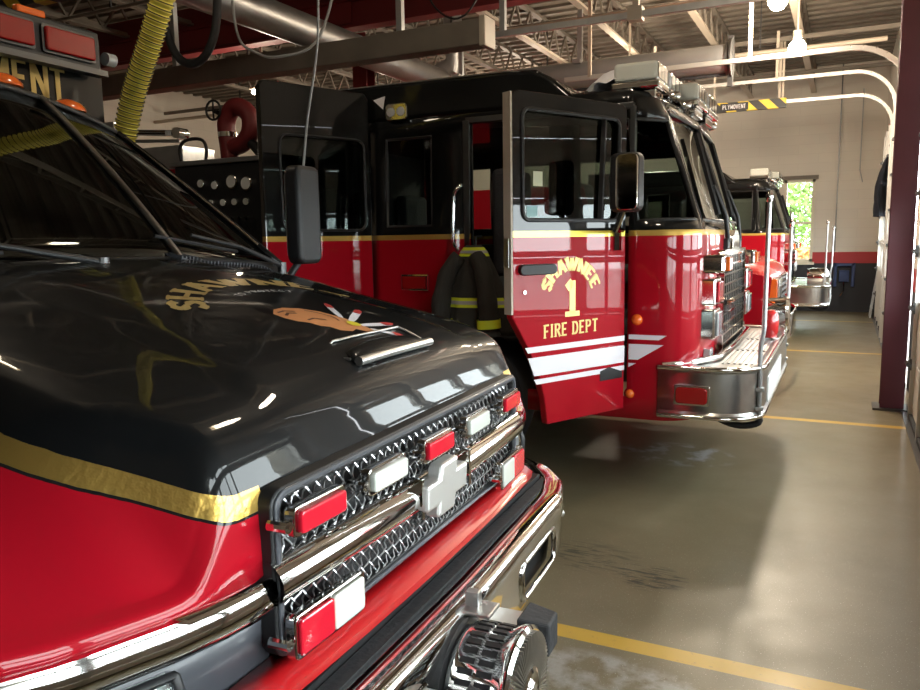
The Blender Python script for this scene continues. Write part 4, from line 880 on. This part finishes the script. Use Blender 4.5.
def engine_bumper(root,x1,red=True):
    # wrap-round polished bumper with treadplate deck
    def out(e=0):
        r=.26; W_=1.245; P=[(-.22,-W_-e)]
        P+=[(x1-r+(r+e)*math.cos(math.radians(a)),-W_+r+(r+e)*math.sin(math.radians(a))) for a in range(-90,1,15)]
        P+=[(x1+e,y) for y in (-.6,-.3,0,.3,.6)]
        P+=[(x1-r+(r+e)*math.cos(math.radians(a)),W_-r+(r+e)*math.sin(math.radians(a))) for a in range(0,91,15)]
        return P+[(-.22,W_+e)]
    lv=[(.50,-.01),(.505,.012),(.53,.014),(.545,0),(.70,0),(.77,0),(.785,.014),(.80,.014),(.805,0),(.80,-.04)]
    bp=MB().grid([[(x,y,.53+(z-.5)*1.08) for x,y in out(e)] for z,e in lv]).build('bumper','steel',root,smooth=40,solid=.006,label='polished steel wrap-round bumper')
    MB().tube([(x,y,.85) for x,y in out(.008)],.016,8).tube([(x,y,.545) for x,y in out(.006)],.014,8).build('edge_moulding','chrome',bp,smooth=50)
    poly=[(.03,-1.0)]; pl=[(-.22,-1.22)]+[(x,y) for x,y in out(-.03)[1:-1]]+[(-.22,1.22),(-.1,1.12),(.03,.95),(.10,.7),(.10,-.7),(.03,-.95),(-.1,-1.12)]
    dk=MB().prism(pl,lambda u,v,w:(u,v,w),.82,.845).build('deck','steel',root)
    rb=MB()
    for k in range(int((x1-.16)/.035)): x=.13+k*.035; rb.box(x-.008,x+.008,-.96,-.33,.845,.853).box(x-.008,x+.008,-.29,.33,.845,.853).box(x-.008,x+.008,.37,.96,.845,.853)
    rb.build('deck_ribs','galv',dk); MB().box(.12,x1-.05,-.325,-.295,.845,.849).box(.12,x1-.05,.335,.365,.845,.849).build('deck_gap','black_plastic',dk)
    tr=[(-.2,-1.235,.86),(-.12,-1.19,.865),(.0,-1.04,.87),(.085,-.85,.87),(.10,0,.87),(.085,.85,.87),(.0,1.04,.87),(-.12,1.19,.865),(-.2,1.235,.86)]
    MB().tube(tr,.022,8).build('deck_kick_rail','chrome',root,smooth=50)
    l=MB().box(-.12,.10,-1.267,-1.24,.62,.745).build('side_warning_light','chrome',bp,bevel=.006); MB().prism(rrect(-.105,.085,.632,.733,.02,3),lambda u,v,w:(u,w,v),-1.282,-1.265).build('lens','dark_red_lens',l,bevel=.006)
    MB().box(x1+.0,x1+.012,-.75,.35,.57,.74).build('front_plate','white_paint',bp,bevel=.003,label='white plate on the bumper face')
    for s in (-1,1): MB().tube(crom([(x1-.35,s*1.0,.56),(x1-.25,s*1.0,.49),(x1-.13,s*1.0,.46),(x1-.02,s*1.0,.49),(x1-.03,s*1.0,.56)],4),.022,8).build('tow_eye','black_plastic',root,smooth=50)
def guide_pole(root,x,y,h=1.05,z0=.56):
    p=MB().tube(crom([(x+.0,y,z0),(x,y,.75),(x-.005,y,.95),(x+.012,y,1.1),(x+.012,y,z0+h*.6),(x+.015,y,.80+h)],5),.014,10).build('guide_pole','galv',root,smooth=50)
    MB().lathe([(0,.012),(.01,.02),(.05,.02),(.07,.012)],(x+.015,y,.80+h),(0,0,1),12).build('pole_tip','chrome',p,smooth=40)
    for z in (.60,.72): MB().box(x-.025,x+.025,y-.02,y+.03,z-.012,z+.012).build('clamp','galv',p,bevel=.003)
F=thing('fire_engine',(-.8,6.07,0),'red and black fire engine with its front cab door open, lettered 1','fire engine')
custom_cab(F,True); engine_bumper(F,.38)
guide_pole(F,.37,-1.10); guide_pole(F,.37,1.08,.92)
# reflective white chevron stripes that continue from the open door
for z0,z1,xe in ((1.015,1.045,-.17),(.885,.985,-.19),(.835,.862,-.36)):
    sl_=.16 if z1-z0>.05 else .05
    MB().add([(-.41,-1.238,z0),(xe-(sl_),-1.238,z0),(xe,-1.238,z1),(-.41,-1.238,z1)],[(0,1,2,3)]).build('white_stripe','white_vinyl',F,solid=.002)
# pump panel, body and deck gun behind the cab
MB().box(-7.9,-3.3,-1.15,1.15,.7,2.30).box(-7.9,-3.9,-1.24,1.24,.65,1.9).build('pump_body','red_paint',F,bevel=.01)
pp=MB().box(-4.25,-3.32,-1.24,-1.15,1.25,2.30).build('pump_panel','black_plastic',F,bevel=.01)
for k,(x,z,r_) in enumerate([(x_,z_+.15,q_) for x_,z_,q_ in [(-3.62,2.0,.055),(-3.47,1.98,.055),(-3.8,1.98,.035),(-3.95,2.0,.035),(-3.72,1.84,.03),(-3.6,1.84,.03),(-3.48,1.84,.03),(-3.85,1.84,.03)]]):
    g=MB().lathe([(0,r_),(.02,r_),(.024,r_*.9)],(x,-1.24,z),(0,-1,0),18).build('gauge','chrome',pp,smooth=40); MB().lathe([(.02,r_*.85),(.027,r_*.85)],(x,-1.24,z),(0,-1,0),18).build('gauge_face','gauge_face',g)
for k in range(8): x=-3.42-k*.075; MB().cyl((x,-1.24,1.87),(x,-1.30,1.86),.007,8).cyl((x,-1.30,1.86),(x,-1.33,1.855),.015,10).build('valve_knob','chrome',pp,smooth=40)
MB().lathe([(0,.1),(.03,.1),(.05,.085),(.09,.085),(.1,.05)],(-3.5,-1.24,1.55),(0,-1,0),22).build('intake_cap','bright_red',pp,smooth=40)
MB().box(-4.3,-3.3,-1.26,1.26,2.30,2.34).build('walkway','galv',F,bevel=.006)
MB().tube(crom([(-4.3,-1.1,2.320),(-4.32,-1.1,2.460),(-4.25,-1.1,2.530),(-4.08,-1.1,2.530),(-4.02,-1.1,2.460),(-4.04,-1.1,2.320)],4),.014,8).build('grab_hoop','black_plastic',F,smooth=50)
dg=MB().tube(crom([(-4.0,-.85,2.320),(-4.0,-.85,2.450),(-4.02,-.85,2.630),(-4.0,-.85,2.730),(-3.92,-.85,2.810),(-3.82,-.85,2.790),(-3.75,-.85,2.710),(-3.76,-.85,2.590),(-3.84,-.85,2.510),(-3.95,-.85,2.480)],6),[.075]*55,16).build('deck_gun','beam_red',F,smooth=50)
MB().lathe([(0,.09),(.03,.09),(.04,.07)],(-4.0,-.85,2.320),(0,0,1),20).lathe([(-.02,.08),(.02,.08)],(-4.01,-.85,2.590),(0,0,1),20).build('flange','chrome',dg,smooth=40)
MB().tube([(-4.08+.08*math.cos(a),-.93,2.790+.08*math.sin(a)) for a in [2*PI*k/18 for k in range(18)]],.01,6,close=True).obox((-4.16,-.93,2.790),(-4.0,-.93,2.790),.012,.012).obox((-4.08,-.93,2.710),(-4.08,-.93,2.870),.012,.012).cyl((-4.08,-.93,2.790),(-4.04,-.85,2.750),.02,8).build('hand_wheel','black_plastic',dg,smooth=40)
MB().cyl((-3.80,-.85,2.550),(-3.62,-.87,2.400),.035,14,r2=.05).build('nozzle','black_plastic',dg,smooth=40)
# silver hydraulic rack arms beyond the pump
ra=MB().obox((-5.3,-.9,2.70),(-4.62,-.75,2.66),.05,.05).obox((-5.25,-.85,2.62),(-4.7,-.72,2.60),.03,.03).box(-5.4,-5.22,-1.0,-.75,2.5,2.78).build('rack_arm','galv',F,bevel=.006)
MB().lathe([(-.06,.05),(.06,.05)],(-4.66,-.75,2.66),(0,1,0),16).cyl((-5.1,-.93,2.68),(-4.75,-.83,2.66),.025,12).build('rack_cylinder','chrome',ra,smooth=40)
MB().box(-5.5,-4.4,-1.0,-.6,2.15,2.52).build('hose_bed_cover','galv',F,bevel=.01)
# exterior fittings on the crew side
MB().tube(crom([(-1.58,-1.24,2.03),(-1.57,-1.29,2.02),(-1.61,-1.30,1.95),(-1.62,-1.30,1.70),(-1.62,-1.29,1.63),(-1.62,-1.24,1.60)],4),.015,10).build('grab_handle','chrome',F,smooth=50)
sc_=MB().prism(rrect(-2.17,-1.99,2.50,2.62,.03,4),lambda u,v,w:(u,w,v),-1.255,-1.225).build('scene_light','chrome',F,bevel=.008)
for dx in (-.04,.04): MB().lathe([(0,.034),(.01,.03),(.012,.012)],(-2.08+dx,-1.255,2.56),(0,-1,0),16).build('reflector','poly_lens',sc_,smooth=40)
MB().add([(-2.28,-1.228,2.66),(-2.18,-1.228,2.68),(-2.20,-1.228,2.59)],[(0,1,2)]).build('pennant_sticker','white_vinyl',F,solid=.002)
MB().add([(-2.15,-1.224,1.625),(-2.05,-1.224,1.665),(-1.95,-1.224,1.625),(-2.05,-1.224,1.58)],[(0,1,2,3)]).build('diamond_badge','steel',F,solid=.004)
rl=MB().box(-2.08,-1.85,-1.25,-1.22,1.30,1.42).build('side_light','chrome',F,bevel=.01); MB().box(-2.06,-1.87,-1.262,-1.25,1.315,1.405).build('lens','dark_red_lens',rl,bevel=.01)
MB().box(-1.57,-1.52,-1.235,-1.17,.64,2.46).box(-.42,-.39,-1.23,-1.17,.64,2.46).box(-1.55,-.40,-1.23,-1.17,2.44,2.48).build('door_frame','dark_steel',F,bevel=.004)
# swung-open doors
def engine_door(hx,hy,fx,fy,outline,winr,mname,nm):
    d=Vector((fx-hx,fy-hy,0)); L=d.length; d.normalize(); nrm=Vector((-d.y,d.x,0))
    if nrm.x<0: nrm=-nrm
    f=lambda u,v,w:(hx+d.x*u+nrm.x*w,hy+d.y*u+nrm.y*w,v)
    o=plate(nm,mname,outline(L),[winr(L)],f,.055,F,bevel=.008)
    return o,f,L
# front cab door
ARCH=lambda L:[(.015,.575),(.015,2.43),(.05,2.455),(L-.05,2.455),(L,2.42),(L,1.22),(L-.11,1.05),(L-.19,.90),(L-.24,.74),(L-.265,.575)]
fd,ff,L=engine_door(-.44,-1.27,-.86,-2.12,ARCH,lambda L:rrect(.085,L-.075,1.76,2.36,.05,4),'door_paint','cab_door')
MB().prism(rrect(.085,L-.075,1.76,2.36,.05,4),ff,-.004,.004).build('window','glass_dark',fd)
wf=MB(); wf.tube([ff(u,v,.03) for u,v in rrect(.085,L-.075,1.76,2.36,.05,4)],.012,6,close=True); wf.obox(ff(.24,1.77,.02),ff(.21,2.36,.02),.03,.025); wf.build('window_frame','black_plastic',fd,smooth=50)
MB().prism([(L-.0,.60),(L+.014,.60),(L+.014,2.44),(L-.0,2.44)],ff,-.028,.028) .build('edge_strip','cream_steel',fd) if False else None
eb=MB(); eb.prism([(L-.002,1.24),(L+.012,1.24),(L+.012,2.44),(L-.002,2.44)],ff,-.03,.03); eb.build('edge_strip','cream_steel',fd,label='pale metal strip on the edge of the open door')
lt=MB(); lt.prism([(L+.01,1.50),(L+.022,1.50),(L+.022,1.66),(L+.01,1.66)],ff,-.02,.02); lt.build('latch','steel',fd)
MB().prism(rrect(L-.32,L-.04,1.455,1.515,.028,4),ff,.025,.055).build('door_handle','black_plastic',fd,bevel=.006)
MB().cyl(ff(L-.085,1.36,.02),ff(L-.085,1.36,.036),.012,12).build('lock','chrome',fd)
MB().prism([(.04,.78),(.24,.78),(.24,.84),(.16,.86),(.04,.82)],ff,.026,.032).build('step_slot','black_plastic',fd)
for (za,zb) in ((1.012,1.045),(.875,.983),(.825,.855)):
    MB().prism([(.018,za),(min(L-.03,L-.15+(za-.9)*.35),za),(min(L-.02,L-.14+(zb-.9)*.35),zb),(.018,zb)],ff,.0275,.030).build('white_stripe','white_vinyl',fd)
# lettering on the door: mirrored mapping because u runs away from the free edge
uc=.49
dm=lambda lift:(lambda u,v:ff(uc-u,v,lift))
darc=lambda u,v,R=.185:(( (R+v)*math.sin(u/R), 1.292+(R+v)*math.cos(u/R)*.98))
text(MB(),'SHAWNEE',lambda u,v:dm(.0282)(*[a for a in darc(u,v-.003)]),h=.080,wf=.34,cond=.92,sp=.10).build('arched_outline','dull_gold',fd)
text(MB(),'SHAWNEE',lambda u,v:dm(.0295)(*darc(u,v)),h=.074,wf=.26,cond=1.0,sp=.12).build('arched_lettering','gold_letter',fd,label='gold arched SHAWNEE lettering on the door')
text(MB(),'1',lambda u,v:dm(.0295)(u,1.205+v),h=.205,wf=.24,cond=1).build('number','gold_letter',fd,label='large gold numeral 1')
text(MB(),'FIRE DEPT',lambda u,v:dm(.0295)(u,1.092+v+u*.02),h=.076,wf=.22,cond=.86).build('lower_lettering','gold_letter',fd,label='gold FIRE DEPT lettering')
MB().prism([(.70,1.95),(.77,1.95),(.77,2.03),(.70,2.03)],ff,.005,.006).build('sticker','sticker_cream',fd); MB().prism([(.74,1.78),(.82,1.78),(.82,1.84),(.74,1.84)],ff,.005,.006).build('sticker','sticker',fd)
# crew door, swung toward the camera
cd,fc,L2=engine_door(-2.32,-1.25,-2.63,-2.06,lambda L:[(.01,.65),(.01,2.66),(.04,2.70),(L-.03,2.70),(L,2.66),(L,.65)],lambda L:rrect(.06,L-.13,1.74,2.37,.06,4),'engine_paint','crew_door')
MB().prism(rrect(.06,L2-.13,1.74,2.37,.06,4),fc,-.004,.004).build('window','glass_dark',cd)
MB().tube([fc(u,v,.03) for u,v in rrect(.06,L2-.13,1.74,2.37,.06,4)],.010,6,close=True).build('window_frame','black_plastic',cd,smooth=50)
MB().prism([(L2-.25,1.78),(L2-.17,1.78),(L2-.17,1.84),(L2-.25,1.84)],fc,.005,.006).build('sticker','sticker',cd)
# wing mirror on the front door
a0=Vector(ff(.10,1.66,.04)); 
wm=MB().prism(rrect(-.10,.10,1.80,2.13,.04,4),lambda u,v,w:(-.33+u*.9+w*.2,-1.66+w-u*.25,v),-.04,.05).build('wing_mirror','black_plastic',fd,bevel=.02,seg=3,smooth=40)
MB().prism(rrect(-.05,.10,1.81,2.12,.035,4),lambda u,v,w:(-.33+u*.9+w*.2,-1.66+w-u*.25,v),-.05,-.035).build('mirror_face','chrome',wm,bevel=.004)
MB().tube([a0+Vector((.02,-.0,.04)),Vector((-.40,-1.62,1.70)),Vector((-.34,-1.66,1.82))],.018,8).obox(a0+Vector((0,0,-.08)),a0+Vector((0,0,.08)),.05,.03).build('mirror_arm','chrome',wm,smooth=40)
# white cover bundle on the roof beside the light bar
rows=[]
rd=random.Random(3)
for i in range(9):
    rows.append([(-.98+i*.045,-1.12+.05*k+.0,2.58+.13*math.sin(PI*i/8)**.5*math.sin(PI*(k+.2)/6.4)**.5+rd.uniform(-.015,.015)) for k in range(7)])
tag(MB().grid(rows).build('folded_cover','white_vinyl',smooth=25),'crumpled white cover lying on the cab roof beside the light bar','cover').location=(-.56,6.07,.02)
# chrome siren and red cap on the bumper deck
ds=MB().lathe([(-.10,.03),(-.10,.1),(-.06,.115),(.04,.12),(.08,.13),(.10,.12),(.11,.06)],(.30,.93,1.017),(1,0,0),28).build('deck_siren','chrome',F,smooth=40,label='chrome siren drum on the bumper deck'); MB().box(.24,.38,.87,.99,.847,.917).build('pedestal','chrome',ds,bevel=.008)
hv=MB().lathe([(0,.05),(.04,.05),(.06,.06),(.14,.065),(.20,.055),(.23,.03),(.235,.003)],(.30,.38,.847),(0,0,1),20).build('outlet_valve','bright_red',F,smooth=40,label='red capped outlet valve'); MB().lathe([(0,.07),(.02,.07)],(.30,.38,.847),(0,0,1),20).build('base','chrome',hv,smooth=40)
# turnout coat hung in the doorway
t=thing('turnout_coat',(-2.27,4.74,1.02),'dark firefighter coat with lime reflective bands hanging by the open doorway','coat')
def coatpt(a,v,off=0):
    w=lerp(.05,.265,min(1,v*1.25)**.7); dep=lerp(.04,.095,v); cx=lerp(.03,.0,v)+.02*v; f=1+.13*math.sin(7*a+v*2)*v+.06*math.sin(13*a)*v
    return Vector((cx+(w*f+off)*math.cos(a),-.02+(dep*f+off)*math.sin(a),.60*(1-v)))
VS=[k/18 for k in range(19)]; AS=[2*PI*k/56 for k in range(56)]
ct=MB().grid([[coatpt(a,v) for a in AS] for v in VS],close=True).build('coat_body','coat_cloth',t,smooth=60,solid=.008)
for a0,v0,v1 in ((0,.02,.12),(0,.58,.69)):
    MB().grid([[coatpt(a,lerp(v0,v1,k/3),.007) for a in AS] for k in range(4)],close=True).build('lime_band','lime_tape',t,smooth=60)
    MB().grid([[coatpt(a,lerp(v0+.035,v1-.035,k/2),.010) for a in AS] for k in range(3)],close=True).build('silver_band','silver_tape',t,smooth=60)
for s in (-1,1):
    pts=crom([(s*.06,-.05,.53),(s*.13,-.09,.42),(s*.17,-.12,.24),(s*.18,-.12,.08),(s*.185,-.12,.0)],4)
    n=len(pts); sv=MB().tube(pts,[lerp(.055,.075,i/(n-1))*(1+.06*math.sin(i*1.7)) for i in range(n)],14).build('sleeve','coat_cloth',t,smooth=60)
    MB().tube(pts[-6:-3],.081,14,cap=False).build('cuff_band','lime_tape',sv,smooth=60)
MB().tube([(.03,0,.58),(.03,.02,.66),(.04,.08,.66)],.008,6).build('hanging_loop','black_plastic',t)
# ---- second custom-cab engine in the far bay
F2=thing('fire_engine',(-.88,14.65,0),'far fire engine with black cab roof parked near the cream end wall','fire engine')
custom_cab(F2,False)
engine_bumper(F2,.68); guide_pole(F2,.60,-1.05,1.02); guide_pole(F2,.66,1.1,.95)
MB().box(-7.9,-3.3,-1.2,1.2,.7,2.6).build('body','red_paint',F2,bevel=.02)
dc=MB().lathe([(-.16,.13),(-.1,.15),(.12,.15),(.16,.10)],(.5,-.62,.97),(1,0,0),24).build('siren_drum','chrome',F2,smooth=40)
# ---- red pickup between the engines
K=thing('pickup_truck',(-.62,9.75,0),'red conventional-hood truck with chrome nose between the two fire engines','truck')
def kh(o,t):
    a=abs(o); x=-.02-t*1.25-.10*(a/.95)**3*(1-t); z=1.24+.17*min(1,t*6)**.5*1+.05*t-(.05*(a/.95)**2+.14*max(0,(a-.8)/.15)**2)
    return Vector((x,o,z))
oo=[lerp(-.98,.98,k/22) for k in range(23)]
rows=[[kh(o,0)+Vector((.01,0,-.02)) for o in oo]]+[[kh(o,t_) for o in oo] for t_ in (0,.02,.05,.1,.2,.4,.6,.8,1)]
MB().grid(rows).build('hood','bright_red',K,smooth=50,solid=.01)
for s in (-1,1):
    MB().prism([(-.1,.62),(-.06,1.22),(-.4,1.3),(-1.3,1.36),(-3.4,1.36),(-3.4,.62),(-1.35,.62),(-1.25,.95),(-.85,1.05),(-.5,.9),(-.4,.6)],lambda u,v,w:(u,s*(1.0+w),v),-.04,.0).build('fender','red_paint',K,bevel=.01)
    h=MB().box(-.12,.0,s*.72-.22,s*.72+.22,.98,1.21).build('headlight','chrome',K,bevel=.015,seg=3); MB().box(0,.015,s*.72-.2,s*.72+.17,1.0,1.19).build('lens','poly_lens',h,bevel=.01); MB().box(-.10,-.0,s*.94-.05,s*.94+.05,.99,1.20).build('turn_signal','amber_lens',h,bevel=.01)
    wheel(K,-.88,s*.87,s,.42,.26)
    mr=MB().box(-1.35,-1.25,s*1.2-.1,s*1.2+.1,1.4,1.72).build('mirror','black_plastic',K,bevel=.02)
gr2_=MB().box(-.14,-.02,-.5,.5,.86,1.23).build('grille','chrome',K,bevel=.02,seg=3); b=MB()
for k in range(5): b.box(-.02,.0,-.45,.45,.90+k*.065,.93+k*.065)
b.build('grille_slots','black_plastic',gr2_)
MB().grid([[(.12-.14*(abs(u)/1.0)**3,u,z) for u in oo] for z in (.52,.54,.66,.78,.80)]).build('bumper','chrome',K,smooth=50,solid=.02)
MB().prism([(-1.35,.7),(-1.35,1.42),(-1.95,1.95),(-3.3,1.95),(-3.4,1.4),(-3.4,.7)],lambda u,v,w:(u,w,v),-.85,.85).build('cab','black_paint',K,bevel=.04,seg=3,smooth=40)
MB().box(-1.4,-.2,-.9,.9,.6,.95).build('engine_bay','black_plastic',K)
# ============================================================ LIGHT, SKY, CAMERA
W=D.worlds.new('World'); SC.world=W; W.use_nodes=True; bg=W.node_tree.nodes['Background']; bg.inputs[0].default_value=(.92,.96,1.0,1); bg.inputs[1].default_value=17.5
W.cycles.sampling_method='MANUAL' if hasattr(W,'cycles') else 'AUTOMATIC'
def portal(loc,rot,sx_,sy_):
    l=D.lights.new('portal','AREA'); l.shape='RECTANGLE'; l.size=sx_; l.size_y=sy_; l.cycles.is_portal=True
    o=D.objects.new('portal',l); COL.objects.link(o); o.location=loc; o.rotation_euler=rot
for a,b in doors: portal((.80,(a+b)/2,1.5),(0,PI/2,0),1.0,b-a)
portal((-.95,YF+.25,1.97),(-PI/2,0,0),.6,1.8)
cam=D.cameras.new('camera'); co=D.objects.new('camera',cam); COL.objects.link(co); SC.camera=co
f_px=770.; cam.sensor_width=36; cam.sensor_fit='HORIZONTAL'; cam.lens=f_px*36/920; cam.clip_start=.02
Xc=Vector((.89562278,.04533487,-.44249812)); Yc=Vector((.44453175,-.12668003,.88676022)); Zc=Vector((-.01585451,-.99090712,-.13361031))
# rows are the world axes seen in camera space (x right, y down, z forward)
right=Vector((Xc.x,Yc.x,Zc.x)); down=Vector((Xc.y,Yc.y,Zc.y)); fwd=Vector((Xc.z,Yc.z,Zc.z))
M_=Matrix((right,-down,-fwd)).transposed().to_4x4(); M_.translation=(0,0,1.65); co.matrix_world=M_
vs=SC.view_settings; vs.view_transform='Standard'; vs.look='None'; vs.exposure=0; vs.gamma=1
try: vs.use_curve_mapping=False
except Exception: pass
SC.cycles.use_denoising=True; SC.cycles.max_bounces=8; SC.cycles.transparent_max_bounces=16; SC.cycles.caustics_reflective=False; SC.cycles.caustics_refractive=False; SC.cycles.sample_clamp_indirect=6
